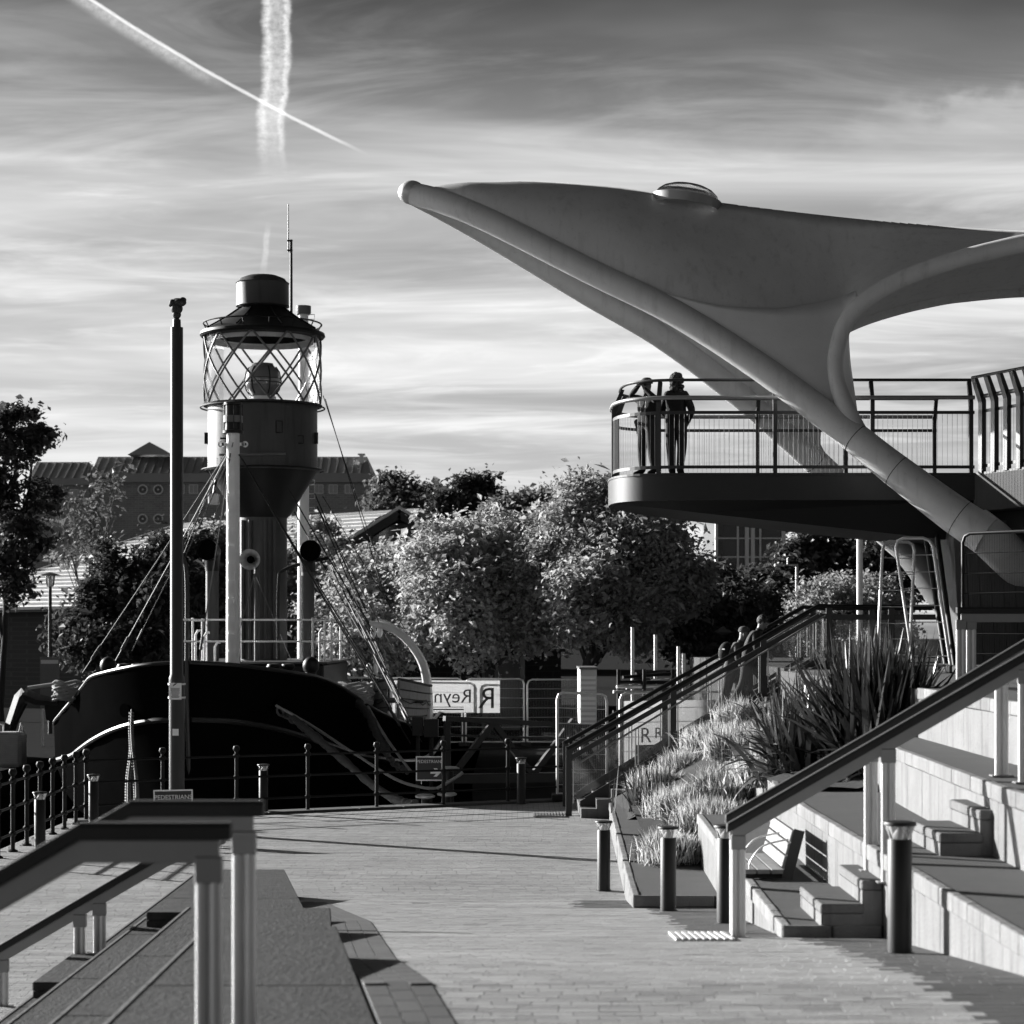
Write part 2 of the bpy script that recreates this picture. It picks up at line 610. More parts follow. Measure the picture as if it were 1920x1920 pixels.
def spline(pts, n=8):
    """Catmull-Rom through points"""
    pts = [Vector(p) for p in pts]
    out = []
    for i in range(len(pts) - 1):
        p0, p1, p2, p3 = pts[max(i - 1, 0)], pts[i], pts[i + 1], pts[min(i + 2, len(pts) - 1)]
        for k in range(n):
            t = k / n
            out.append(0.5 * ((2 * p1) + (p2 - p0) * t + (2 * p0 - 5 * p1 + 4 * p2 - p3) * t * t + (3 * p1 - p0 - 3 * p2 + p3) * t ** 3))
    out.append(pts[-1])
    return out


def lerp(a, b, t):
    return a + (b - a) * t


def interp(xs, ys, x):
    return float(np.interp(x, xs, ys))


def text_part(txt, size, o, ex, ey, m, parent, name='lettering', depth=0.003, align='CENTER', mirror=False):
    """flat lettering with its baseline centre at o, running along ex"""
    cu = bpy.data.curves.new('txt', 'FONT')
    cu.body, cu.size, cu.align_x = txt, size, align
    cu.extrude = depth / 2
    cu.resolution_u = 3
    ob = bpy.data.objects.new('txt', cu)
    COL.objects.link(ob)
    bpy.context.view_layer.update()
    me = bpy.data.meshes.new_from_object(ob.evaluated_get(bpy.context.evaluated_depsgraph_get()))
    bpy.data.objects.remove(ob)
    ex, ey, o = Vector(ex).normalized(), Vector(ey).normalized(), Vector(o)
    en = ex.cross(ey)
    off = WLOC[parent] if parent is not None else Vector((0, 0, 0))
    s = -1 if mirror else 1
    for v in me.vertices:
        c = v.co.copy()
        v.co = o + ex * (c.x * s) + ey * c.y + en * c.z - off
    me.update()
    return link(name, me, parent, m)


def np_mesh(name, verts, faces, tone=None):
    """fast mesh from arrays; faces (n, k)"""
    me = bpy.data.meshes.new(name)
    nf, k = faces.shape
    me.vertices.add(len(verts))
    me.vertices.foreach_set('co', np.ascontiguousarray(verts, dtype=np.float32).ravel())
    me.loops.add(nf * k)
    me.loops.foreach_set('vertex_index', np.ascontiguousarray(faces, dtype=np.int32).ravel())
    me.polygons.add(nf)
    me.polygons.foreach_set('loop_start', np.arange(0, nf * k, k, dtype=np.int32))
    me.polygons.foreach_set('loop_total', np.full(nf, k, dtype=np.int32))
    me.polygons.foreach_set('use_smooth', np.zeros(nf, dtype=bool))
    me.update(calc_edges=True)
    if tone is not None:
        a = me.attributes.new('tone', 'FLOAT', 'FACE')
        a.data.foreach_set('value', np.ascontiguousarray(tone, dtype=np.float32))
    return me


def leaf_mesh(name, c, size, tone, up=0.35, elong=1.7, out=None):
    """folded leaf blades at centres c"""
    n = len(c)
    nn = RNG.normal(size=(n, 3))
    nn[:, 2] = np.abs(nn[:, 2]) + up
    if out is not None:
        nn += out * 0.6
    nn /= np.linalg.norm(nn, axis=1)[:, None]
    a = np.cross(nn, RNG.normal(size=(n, 3)))
    a /= np.linalg.norm(a, axis=1)[:, None]
    b = np.cross(nn, a)
    s = (size * np.exp(RNG.normal(0, .38, n)))[:, None]
    v = np.empty((n, 4, 3))
    v[:, 0] = c - a * s * elong * 0.5
    v[:, 1] = c + b * s * 0.5 + nn * s * 0.16
    v[:, 2] = c + a * s * elong * 0.5 - nn * s * 0.1
    v[:, 3] = c - b * s * 0.5 + nn * s * 0.16
    f = np.arange(n * 4).reshape(n, 4)
    tri = np.concatenate([f[:, [0, 1, 2]], f[:, [0, 2, 3]]])
    return np_mesh(name, v.reshape(-1, 3), tri, np.concatenate([tone, tone]))


def tree(name, label, blobs, n, size, m, base, trunk_r, group, clump=0.6, cat='tree', seed=0, dense=1.0, limbs=True, per=105, nsat=5):
    """blobs: (centre, radii) ellipsoids that make up the crown"""
    global RNG
    RNG = np.random.default_rng(seed)
    t = thing(name, label, cat, base, group)
    sat = []
    for b in blobs:
        for _ in range(nsat):
            d_ = RNG.normal(size=3)
            d_ /= np.linalg.norm(d_)
            d_[2] = d_[2] * .8 + .15
            k_ = RNG.uniform(.28, .5)
            sat.append((tuple(np.array(b[0]) + d_ * np.array(b[1]) * RNG.uniform(.8, 1.12)), tuple(np.array(b[1]) * k_)))
    nb_ = len(blobs)
    blobs = list(blobs) + sat
    vol = np.array([b[1][0] * b[1][1] * b[1][2] for b in blobs]) ** (2 / 3)
    vol = vol / vol.sum()
    ncl = max(8, n // per)
    cen, outw = [], []
    for b, w in zip(blobs, vol):
        k = max(3, int(ncl * w))
        d = RNG.normal(size=(k, 3))
        d /= np.linalg.norm(d, axis=1)[:, None]
        rr = RNG.uniform(0.25, 1.0, k) ** 0.55 * (1 + 0.12 * RNG.normal(size=k))
        cen.append(np.array(b[0]) + d * rr[:, None] * np.array(b[1]))
        outw.append(d)
    cen, outw = np.concatenate(cen), np.concatenate(outw)
    idx = RNG.integers(0, len(cen), n)
    off = RNG.normal(size=(n, 3)) * clump * RNG.uniform(0.35, 1.0, len(cen))[idx][:, None]
    off[:, 2] *= 0.7
    c = cen[idx] + off
    ctone = RNG.uniform(0.2, 0.8, len(cen))
    tone = np.clip(ctone[idx] + RNG.normal(size=n) * 0.22, 0, 1)
    me = leaf_mesh('crown', c - np.array(base), size, tone, out=outw[idx])
    link('crown', me, t, m)
    mb = MB()
    bv = Vector(base)
    mean = Vector(np.mean([b[0] for b in blobs], axis=0))
    top = Vector((lerp(bv.x, mean.x, 0.6), lerp(bv.y, mean.y, 0.6), lerp(bv.z, mean.z, 0.75)))
    mid = bv.lerp(top, 0.5) + Vector((random.uniform(-.12, .12), 0, 0))
    mb.tube([bv - Vector((0, 0, .1)), bv + Vector((0, 0, .5)), mid, top], [trunk_r * 1.3, trunk_r, trunk_r * 0.8, trunk_r * 0.5], 9)
    if limbs:
        for b in blobs[:nb_]:
            q = Vector(b[0])
            st = bv.lerp(top, random.uniform(0.45, 0.9))
            mm = st.lerp(q, 0.5) + Vector((0, 0, -0.15 * (q - st).length))
            mb.tube(spline([st, mm, q], 3), [trunk_r * f for f in (0.5, .45, .4, .34, .28, .2, .12)], 6)
            for _ in range(3):
                e = q + Vector([random.uniform(-.8, .8) * b[1][i] for i in range(3)])
                mb.tube([mm, mm.lerp(e, .5) + Vector((0, 0, .1)), e], [trunk_r * .25, trunk_r * .16, trunk_r * .05], 5)
    mb.build('trunk', 'bark', t, smooth=True)
    return t


def blades(name, roots, dirs, lengths, width, droop, m, parent, tone=None, seg=5, twist=None):
    """strap leaves or grass blades as bent strips; dirs are initial unit directions"""
    n = len(roots)
    off = np.array(WLOC[parent]) if parent is not None else np.zeros(3)
    roots = roots - off
    side = np.cross(dirs, np.array([0, 0, 1.0])) + RNG.normal(size=(n, 3)) * 0.25
    side /= np.linalg.norm(side, axis=1)[:, None] + 1e-9
    v = np.empty((n, seg + 1, 2, 3))
    p = roots.copy()
    d = dirs.copy()
    st = (lengths / seg)[:, None]
    for i in range(seg + 1):
        t = i / seg
        w = width * (1 - t ** 2.2) * (0.65 + 0.35 * min(1, t * 4)) + 0.0008
        if np.ndim(w) == 0:
            w = np.full(n, w)
        v[:, i, 0] = p - side * w[:, None] / 2
        v[:, i, 1] = p + side * w[:, None] / 2
        p = p + d * st
        d = d + np.array([0, 0, -1.0]) * (np.asarray(droop)[:, None] * (0.4 + t) / seg)
        d /= np.linalg.norm(d, axis=1)[:, None]
    base = (np.arange(n) * (seg + 1) * 2)[:, None]
    q = []
    for i in range(seg):
        q.append(base + np.array([[2 * i, 2 * i + 1, 2 * i + 3, 2 * i + 2]]))
    f = np.concatenate(q)
    tn = RNG.uniform(0.1, 0.9, n) if tone is None else tone
    me = np_mesh(name, v.reshape(-1, 3), f, np.tile(tn, seg))
    return link(name, me, parent, m)


# ================================================================== the setting: ground, water, banks
def gz(d):
    """height of the sloping plaza at distance d"""
    return min(1.37, 1.77 - 0.094 * (min(max(d, 7.2), 26.0) - 7.2))


WALL_Y = [-4.0, 7.0, 10.27, 13.73, 16.6, 19.5, 26.5, 28.4]
WALL_X = [-0.2, -0.25, -0.655, -1.13, -1.40, -1.67, -2.81, -3.2]


def xw(d):
    return interp(WALL_Y, WALL_X, d)


def xr(d):
    """left foot of the right-hand terraces"""
    return 2.87 if d < 16.55 else (2.10 if d < 23.2 else 1.33 + 0.022 * (d - 23.2))


def quay_edge(x):
    return 41.42 + 0.548 * x


def structure(o):
    o['kind'] = 'structure'
    return o


mb = MB()
mb.prism([(-7.75, -6), (14, -6), (14, quay_edge(14)), (-7.75, quay_edge(-7.75))], -4.0, 0.0)
promenade = structure(mb.build('promenade', 'paving'))
mb = MB()
ys = sorted([-4, 0, 4, 7.0, 7.2, 10.27, 11.455, 13.73, 16.6, 19.5, 25.98] + [7.2 + i for i in range(1, 19)])
vsx = []
for i, yy in enumerate(ys):
    vsx += [(xw(yy) + 0.012, yy, gz(yy)), (3.4, yy, gz(yy))]
mb.add(vsx, [(2 * i, 2 * i + 1, 2 * i + 3, 2 * i + 2) for i in range(len(ys) - 1)])
ramp = structure(mb.build('plaza_pavement', 'joint'))

mb = MB()
mb.add([(-900, 5, -1.7), (900, 5, -1.7), (900, 1500, -1.7), (-900, 1500, -1.7)], [(0, 1, 2, 3)])
structure(mb.build('dock_water', 'water_surface'))
mb = MB()
mb.prism([(-260, 47), (-12.2, 47), (-12.2, 92), (-260, 92)], -4, 0.0)
mb.prism([(-0.9, 48.5), (260, 48.5), (260, 92.5), (-0.9, 92.5)], -4, 0.004)
mb.prism([(-600, 92), (600, 92), (600, 1500), (-600, 1500)], -4, -0.004)
structure(mb.build('dock_bank', 'bank'))
mb = MB()
e0, e1 = Vector((-7.75, quay_edge(-7.75), 0)), Vector((14, quay_edge(14), 0))
ed = (e1 - e0).normalized()
en = Vector((-ed.y, ed.x, 0))
for k in range(27):
    a, b = e0 + ed * (k * 0.9 + 0.006) - en * 0.2, e0 + ed * (k * 0.9 + 0.894) - en * 0.2
    mb.beam(a + Vector((0, 0, .0)), b + Vector((0, 0, .0)), 0.44, 0.09)
quay_stone = mb.build('quay_coping', 'quay_wall', bevel=0.01)
structure(quay_stone)


def brick_arrays(cells, w, l, top, h=0.03):
    """cells (x, y) centres on the plaza; returns vertex and quad arrays of small blocks following the slope"""
    n = len(cells)
    j = RNG.normal(size=n) * 0.0003
    tx, ty = RNG.normal(size=n) * 0.0001, RNG.normal(size=n) * 0.0003
    v = np.empty((n, 8, 3))
    for q, (sx_, sy_) in enumerate(((-1, -1), (1, -1), (1, 1), (-1, 1))):
        X_, Y_ = cells[:, 0] + sx_ * w / 2, cells[:, 1] + sy_ * l / 2
        on_ramp = cells[:, 2] > 0.5
        g = np.where(on_ramp, np.minimum(1.37, 1.77 - 0.094 * (np.clip(Y_, 7.2, 26.0) - 7.2)), 0.0)
        v[:, q, 0], v[:, q, 1], v[:, q, 2] = X_, Y_, g - h
        v[:, q + 4, 0], v[:, q + 4, 1] = X_, Y_
        v[:, q + 4, 2] = g + top + j + tx * sx_ + ty * sy_
    f = np.array([[4, 5, 6, 7], [0, 1, 5, 4], [1, 2, 6, 5], [2, 3, 7, 6], [3, 0, 4, 7]])
    faces = (np.arange(n)[:, None, None] * 8 + f[None]).reshape(-1, 4)
    return v.reshape(-1, 3), faces


def paving():
    pale, dark, low = [], [], []
    row = 0
    yy = 9.6
    while yy < 37.0:
        off = random.uniform(0.0, 0.2)
        x = -7.6
        while x < 3.2:
            xc = x + off
            if abs(xc) < 0.25 * yy + 0.3:
                if yy < 26.0:
                    if xc < -3.95 and yy > 14:
                        low.append((xc, yy, 0))
                    elif xc > xw(yy) + 0.12 and xc < xr(yy) + 0.12:
                        d = xr(yy) - xc
                        (dark if d < 0.62 else pale).append((xc, yy, 1))
                else:
                    if (yy < 28.6 and -3.95 < xc < xw(yy) + 0.1) or xc > xr(yy) + 0.1 or yy > quay_edge(xc) - 0.55:
                        pass
                    else:
                        pale.append((xc, yy, 0))
            x += 0.203
        yy += 0.1015
        row += 1
    return np.array(pale), np.array(dark), np.array(low)


pale, dark, low = paving()
order = np.argsort(pale[:, 1])
near, rest = pale[order[:300]], pale[order[300:]]
tones = [0.1, 0.25, 0.4, 0.5, 0.6, 0.75, 0.9]
bmeshes = []
for tn in tones * 2:
    v_, f_ = brick_arrays(np.array([[0.0, 100.0, 0.0]]), 0.1985, 0.0918, 0.0105)
    v_ = v_ - np.array([0, 100.0, 0])
    v_[:, 2] += (-0.094 if len(bmeshes) < len(tones) else 0.0) * v_[:, 1]
    m_ = np_mesh('brick', v_, f_, np.full(5, tn))
    m_.materials.append(MATS['brick'])
    bmeshes.append(m_)
for c_ in near:
    o = link('brick', bmeshes[random.randrange(len(tones)) + (len(tones) if c_[1] < 11.43 else 0)], ramp)
    o.location = (c_[0], c_[1], gz(c_[1]) + random.gauss(0, 0.0004))
for nm, arr, mt, par in (('brick_paving', rest, 'brick', ramp), ('dark_brick_border', dark, 'dark_brick', ramp), ('brick_paving', low, 'brick', promenade)):
    v_, f_ = brick_arrays(arr, 0.1985, 0.0918, 0.0105)
    rowt = RNG.uniform(0, 1, 600)
    tn_ = .55 * rowt[np.clip(((arr[:, 1] - 9.6) / .1015).round().astype(int), 0, 599)] + .45 * RNG.uniform(0, 1, len(arr))
    o = link(nm, np_mesh(nm, v_, f_, np.repeat(tn_, 5)), par, mt)
    o['kind'] = 'stuff'
# dark paving blocks along the left wall
pav = []
for tn in (0.2, 0.5, 0.8):
    b = MB().box((-0.057, -0.152, -0.03), (0.057, 0.152, 0.0165))
    m_ = b.mesh('paver')
    a_ = m_.attributes.new('tone', 'FLOAT', 'FACE')
    a_.data.foreach_set('value', [tn] * 6)
    m_.materials.append(MATS['dark_brick'])
    pav.append(m_)
yy = 9.3
k = 0
while yy < 25:
    ang = math.atan2(xw(yy + .2) - xw(yy - .2), 0.4)
    for r in range(3):
        o = link('paver', random.choice(pav), ramp)
        y2 = yy + (0.16 if (r % 2) else 0)
        o.location = (xw(y2) + 0.075 + r * 0.122, y2, gz(y2))
        o.rotation_euler = (math.atan(-0.094) if y2 > 11.45 else 0, 0, -ang)
    yy += 0.313

# ------------------------------------------------------------------ seating steps on the left, level blocks against the falling plaza
CONC_GROUP = 'long stone seating steps left of the plaza'


def seat_tier(name, left, z, far, near, label, inset, step=2.3):
    t = thing(name, label, 'steps', (left, near, 0), CONC_GROUP)
    y0 = near
    while y0 < far - 0.02:
        y1 = min(far, y0 + step)
        if far - y1 < 0.7:
            y1 = far
        a, b = y0 + 0.004, y1 - 0.004
        ymid = [q for q in WALL_Y if a + .05 < q < b - .05]
        right = [(xw(q) - inset, q) for q in [a] + ymid + [b]]
        poly = [(left, a)] + right + [(left, b)]
        MB().prism(poly, -0.3, z).build('step_block', 'step_stone', t, bevel=0.008)
        MB().box((left - .006, a, z - .03), (left + .022, b, z + .006)).build('pale_edge_strip', 'coping', t, bevel=.004)  # added pale strip: sunlit edge and worn stone put into its colour
        y0 = y1
    return t


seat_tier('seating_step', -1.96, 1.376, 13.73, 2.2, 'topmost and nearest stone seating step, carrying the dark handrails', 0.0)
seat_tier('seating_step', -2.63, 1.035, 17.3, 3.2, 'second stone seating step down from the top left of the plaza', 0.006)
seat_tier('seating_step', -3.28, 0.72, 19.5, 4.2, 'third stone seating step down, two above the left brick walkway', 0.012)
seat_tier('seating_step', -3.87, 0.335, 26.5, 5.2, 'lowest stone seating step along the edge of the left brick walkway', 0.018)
MB().prism([(-3.9, 26.5), (xw(26.6) - .1, 26.5), (-3.25, 28.4), (-3.9, 28.4)], -0.2, 0.075).build('seating_step', 'step_stone', bevel=0.012)
tag(bpy.data.objects['seating_step.004'], 'low stone end piece where the seating steps meet the plaza', 'steps', CONC_GROUP)


def step_block(x0, x1, y0, y1, z0, z1, label, m='step_stone', group=None):
    t = thing('step_block', label, 'step', ((x0 + x1) / 2, y0, z0), group)
    MB().box((x0, y0, z0 - 0.05), (x1, y1, z1 - 0.075)).build('base', m, t)
    if m == 'concrete':
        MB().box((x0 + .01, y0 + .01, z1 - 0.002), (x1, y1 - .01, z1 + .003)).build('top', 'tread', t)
    MB().box((x0 - 0.006, y0 - 0.006, z1 - 0.072), (x1 + .004, y1 + 0.006, z1)).build('tread_slab', 'coping' if m == 'concrete' else m, t, bevel=0.01)
    return t


HB = 'half-height step blocks on the left seating'
step_block(-3.84, -3.30, 17.1, 18.75, 0.335, 0.465, 'small dark-fronted step block on the lowest left seating step', group=HB)
step_block(-3.16, -2.66, 18.45, 19.4, 0.72, 0.85, 'small dark-fronted step block on the third left seating step', group=HB)


# ------------------------------------------------------------------ terraces on the right
def poly_at(pl, y):
    return interp([p[1] for p in pl], [p[0] for p in pl], y)


COPE = {}


def terrace(label, pl, z, back, floor, near_face=None, cope_len=0.45, panel_len=0.9, end_y=None, wall_to=None):
    """pl: [(x, y)] front edge from near to far; back: function y -> x of the back of the tread"""
    y0, y1 = pl[0][1], pl[-1][1]
    t = thing('terrace', label, 'terrace', (pl[0][0], y0, floor), 'concrete seating terraces right of the plaza')
    # tread with ribbed surface, just under the coping
    st = max(2, int((y1 - y0) / 1.5))
    lf, rt = [], []
    for i in range(st + 1):
        y = lerp(y0, y1, i / st)
        lf.append((poly_at(pl, y) + 0.05, y))
        rt.append((back(y) + 0.25, y))
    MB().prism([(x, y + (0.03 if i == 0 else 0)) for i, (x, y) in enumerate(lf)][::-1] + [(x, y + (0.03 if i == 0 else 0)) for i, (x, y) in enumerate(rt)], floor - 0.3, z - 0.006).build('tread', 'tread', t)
    # wall panels and coping stones along the front
    for what, ln, jn in (('wall_panel', panel_len, 0.008), ('coping_stone', cope_len, 0.006)):
        y = y0
        n = max(1, round((y1 - y0) / ln))
        L = (y1 - y0) / n
        for i in range(n):
            a, b = y0 + i * L, y0 + (i + 1) * L
            pa, pb = Vector((poly_at(pl, a), a, 0)), Vector((poly_at(pl, b), b, 0))
            key = (what, round(L, 3), round(z - floor, 2))
            ll = (pb - pa).length
            if key not in COPE:
                v = []
                for q in range(3):
                    if what == 'wall_panel':
                        me = MB().box((0.014, jn / 2, floor - 0.35 - z), (0.13, ll - jn / 2, -0.128)).mesh(what)
                        me.materials.append(MATS['concrete'])
                    else:
                        dx = random.uniform(-.003, .003)
                        b_ = MB().box((dx, jn / 2, -0.122), (0.075, ll - jn / 2, 0.004))
                        bm_ = bmesh.new()
                        me = b_.mesh(what)
                        bm_.from_mesh(me)
                        bmesh.ops.bevel(bm_, geom=bm_.edges[:], offset=0.014, segments=2, affect='EDGES', profile=0.6)
                        bm_.to_mesh(me)
                        bm_.free()
                        me.materials.append(MATS['coping'])
                        a_ = me.attributes.new('tone', 'FLOAT', 'FACE')
                        a_.data.foreach_set('value', [random.random()] * len(me.polygons))
                    v.append(me)
                COPE[key] = v
            o = link(what, random.choice(COPE[key]), t)
            o.location = Vector((pa.x, pa.y, z + random.gauss(0, .0012))) - WLOC[t]
            o.rotation_euler = (0, 0, -math.atan2(pb.x - pa.x, pb.y - pa.y))
    if near_face:
        xa, xb = near_face
        MB().box((xa + 0.01, y0 - 0.012, floor - 0.3), (xb, y0 + 0.1, z - 0.126)).build('end_panel', 'concrete', t)
        n = max(1, round((xb - xa) / 0.5))
        for i in range(n):
            a, b = lerp(xa + 0.0, xb, i / n), lerp(xa, xb, (i + 1) / n)
            MB().box((a + .003, y0 - 0.026, z - 0.122), (b - .003, y0 + 0.04, z + 0.003)).build('coping_stone', 'coping', t, bevel=0.012)
    return t


T1 = [(1.31, 23.2), (1.40, 27), (1.63, 36.0)]
T2 = [(2.09, 16.55), (2.16, 20), (2.33, 26.9)]
T3 = [(2.87, 8.0), (2.87, 21.0), (2.95, 24.0), (3.30, 28.0)]
T4 = [(3.66, 8.0), (3.68, 16.0), (3.87, 21.4), (4.05, 24.5)]
T5 = [(4.46, 8.0), (4.46, 19.0), (4.55, 24.0)]
terrace('lowest concrete terrace, a long narrow plinth beside the grasses', T1, 0.41, lambda y: poly_at(T2, min(y, 26.9)) + (0.3 if y > 26.9 else 0), 0.0, (1.31, 2.2))
terrace('second concrete terrace up, with the timber bench on its edge', T2, 0.99, lambda y: poly_at(T3, y), 0.2, (2.09, 2.87))
terrace('third concrete terrace up, running to the bottom right corner', T3, 1.55, lambda y: poly_at(T4, min(y, 24.5)), 0.6)
terrace('fourth concrete terrace up, below the top landing', T4, 2.10, lambda y: poly_at(T5, min(y, 24)), 1.4)
terrace('topmost concrete terrace edge beside the level landing', T5, 2.65, lambda y: 5.2, 2.0)
mb = MB()
mb.prism([(5.0, -4), (40, -4), (40, 60), (5.0, 60)], -2, 2.632)
mb.prism([(4.6, 24.02), (5.05, 24.02), (5.05, 36.5), (4.6, 36.5)], -2, 2.63)
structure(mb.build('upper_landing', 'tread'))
SB = 'half-height step blocks on the right terraces'
step_block(2.40, 2.73, 16.56, 17.75, 0.99, 1.155, 'lower pale-sided step block between the second and third terraces', 'concrete', SB)
step_block(2.72, 2.875, 16.57, 17.75, 0.99, 1.335, 'upper pale-sided step block against the third terrace wall', 'concrete', SB)
step_block(3.30, 3.63, 16.45, 17.6, 1.55, 1.715, 'lower pale-sided step block standing on the third terrace', 'concrete', SB)
step_block(3.61, 3.78, 16.46, 17.6, 1.55, 1.89, 'upper step block against the fourth terrace wall, right edge', 'concrete', SB)

# planting beds behind the terraces
mb = MB()
for (xa, xb, ya, yb, z0, z1) in ((1.75, 3.4, 26.95, 33.0, 0.45, 1.2), (3.0, 4.7, 23.2, 29.0, 1.55, 1.66), (3.3, 4.7, 29.0, 33.2, 1.3, 1.9), (1.75, 4.75, 32.8, 38.3, .35, 2.2)):
    n = 9
    vs_, fs_ = [], []
    for i in range(n + 1):
        for j in range(n + 1):
            u_, w_ = i / n, j / n
            vs_.append((lerp(xa, xb, u_), lerp(ya, yb, w_), lerp(z0, z1, (u_ + w_) / 2 if ya < 32 else u_) + random.uniform(-.04, .05)))
    for i in range(n):
        for j in range(n):
            fs_.append((i * (n + 1) + j, (i + 1) * (n + 1) + j, (i + 1) * (n + 1) + j + 1, i * (n + 1) + j + 1))
    mb.add(vs_, fs_)
structure(mb.build('planting_soil', 'soil', smooth=True))
t = thing('planter_wall', 'curved pale planter wall end behind the grasses', 'wall', (3.3, 28, 0.4))
pts = [(3.30, 28.02), (3.36, 29.5), (3.5, 31.0), (3.75, 33.0)]
for i in range(3):
    a, b = pts[i], pts[i + 1]
    MB().beam((a[0] + .06, a[1] + .004, 0.95), (b[0] + .06, b[1] - .004, 1.05), 0.14, 1.1).build('wall_panel', 'concrete', t, bevel=0.01)
    MB().beam((a[0] + .1, a[1] + .004, 1.555), (b[0] + .1, b[1] - .004, 1.655), 0.3, 0.1).build('coping_stone', 'coping', t, bevel=0.012)


# ------------------------------------------------------------------ handrails
def handrail(label, pts, posts, group, d=None):
    """pts: top centre line; posts: (x, y, base z)"""
    t = thing('handrail', label, 'handrail', (posts[0][0], posts[0][1], posts[0][2]), group)
    pts = [Vector(p) for p in pts]
    prof = [(-.046, -.072), (.046, -.072), (.046, -.02), (.034, 0), (-.034, 0), (-.046, -.02)]

    def sweep(profile, ps, name, m):
        mb = MB()
        n = len(profile)
        vs, fs = [], []
        for i, p in enumerate(ps):
            tg = (ps[min(i + 1, len(ps) - 1)] - ps[max(0, i - 1)]).normalized()
            sd = tg.cross(Vector((0, 0, 1))).normalized()
            for a, b in profile:
                vs.append(p + sd * a + Vector((0, 0, b)))
        for i in range(len(ps) - 1):
            for j in range(n):
                fs.append((i * n + j, i * n + (j + 1) % n, (i + 1) * n + (j + 1) % n, (i + 1) * n + j))
        fs += [tuple(range(n)), tuple(range((len(ps) - 1) * n, len(ps) * n))[::-1]]
        mb.add(vs, fs)
        return mb.build(name, m, t, bevel=0.004)
    sweep(prof, pts, 'rail', 'wood_rail')
    e = (pts[1] - pts[0]).normalized() * 0.05
    pp = [pts[0] + e] + pts[1:]
    sweep([(-.02, -.170), (.02, -.170), (.02, -.073), (-.02, -.073)], pp, 'rail_plate', 'steel')
    for (x, y, zb) in posts:
        zt = None
        for a, b in zip(pts[:-1], pts[1:]):
            lo, hi = min(a.x, b.x), max(a.x, b.x)
            if lo - 0.02 <= x <= hi + 0.02:
                zt = lerp(a.z, b.z, (x - a.x) / (b.x - a.x) if abs(b.x - a.x) > 1e-6 else 0)
                break
        if zt is None:
            zt = pts[0].z
        zt -= 0.13
        mb = MB()
        mb.tube([(x - .030, y, zb), (x - .030, y, zt - .12)], .026, 14)
        mb.tube([(x + .028, y, zb), (x + .028, y, zt - .12)], .028, 14)
        mb.box((x - .036, y - .006, zb + .01), (x + .006, y + .006, zt - .13))
        po = mb.build('post', 'post_steel', t, smooth=True)
        MB().box((x - .09, y - .06, zb), (x + .09, y + .06, zb + .014)).build('base_plate', 'steel', po, bevel=.004)
        MB().box((x - .058, y - .028, zt - .125), (x + .058, y + .028, zt - .012)).build('bracket', 'steel', po, bevel=.006)
    return t


HR = 'timber-topped steel handrails'
ZA = 2.468
sl_ = 0.577
for (d, lab) in ((8.9, 'nearest blurred handrail with dark timber top, left foreground'), (10.07, 'second blurred handrail just behind the nearest one, left foreground')):
    handrail(lab, [(-1.17, d, ZA), (-1.80, d, ZA), (-3.1, d, ZA - 1.3 * sl_), (-4.6, d, ZA - 2.8 * sl_)],
             [(-1.265, d, 1.376), (-2.95, d, 0.72), (-4.35, d, 0.0)], HR)
handrail('small sharp handrail descending to the left brick walkway', [(-2.45, 18.62, 1.62), (-3.0, 18.62, 1.40), (-4.6, 18.62, 0.47), (-5.0, 18.62, 0.46)],
         [(-3.77, 18.62, 0.335), (-3.60, 18.62, 0.465), (-4.45, 18.62, 0.0)], HR)
for (d, lab) in ((16.5, 'nearer of the two long sloping handrails climbing the right terraces'), (17.3, 'farther of the two sloping handrails climbing the right terraces')):
    z0 = 1.79
    xs_ = 0.0 if d < 17 else 0.07
    handrail(lab, [(1.66 + xs_, d, z0), (2.9, d, z0 + (1.24 - xs_) * sl_), (4.9, d, z0 + 3.24 * sl_), (6.2, d, z0 + 3.26 * sl_)],
             [(1.75 + xs_, d, gz(d)), (2.91, d, 1.33), (3.97, d, 2.1), (5.1, d, 2.63)], HR)
handrail('level handrail on the upper landing at the right edge', [(5.0, 24.0, 3.56), (6.5, 24.0, 3.56), (9.0, 24.0, 3.56)], [(5.05, 24.0, 2.63), (5.17, 24.02, 2.63), (7.5, 24.0, 2.63)], HR)


# ------------------------------------------------------------------ bollards
def bollard_proto(loc, label):
    t = thing('bollard', label, 'bollard', loc, 'dark round bollards with light heads')
    x, y, z = loc
    MB().lathe([(0.0, 0), (0.098, 0), (0.098, .012), (0.083, .012), (0.083, .765), (0.079, .77), (0.0, .77)], loc, 22).build('body', 'bollard_paint', t, smooth=True)
    MB().lathe([(0.072, .77), (0.074, .785), (0.104, .862)], loc, 22).build('lamp_glass', 'glass_lamp', t, smooth=True)
    MB().lathe([(0.068, .771), (0.05, .80), (0.018, .835), (0.012, .866)], loc, 16).build('reflector', 'lamp_white', t, smooth=True)
    MB().lathe([(0.0, .862), (0.112, .862), (0.114, .874), (0.108, .886), (0.05, .893), (0.0, .894)], loc, 22).build('cap', 'bollard_paint', t, smooth=True)
    for k in range(4):
        a = k * PI / 2 + .5
        MB().beam((x + .076 * math.cos(a), y + .076 * math.sin(a), z + .772), (x + .1 * math.cos(a), y + .1 * math.sin(a), z + .862), .008, .008).build('strut', 'steel', t)
    return t


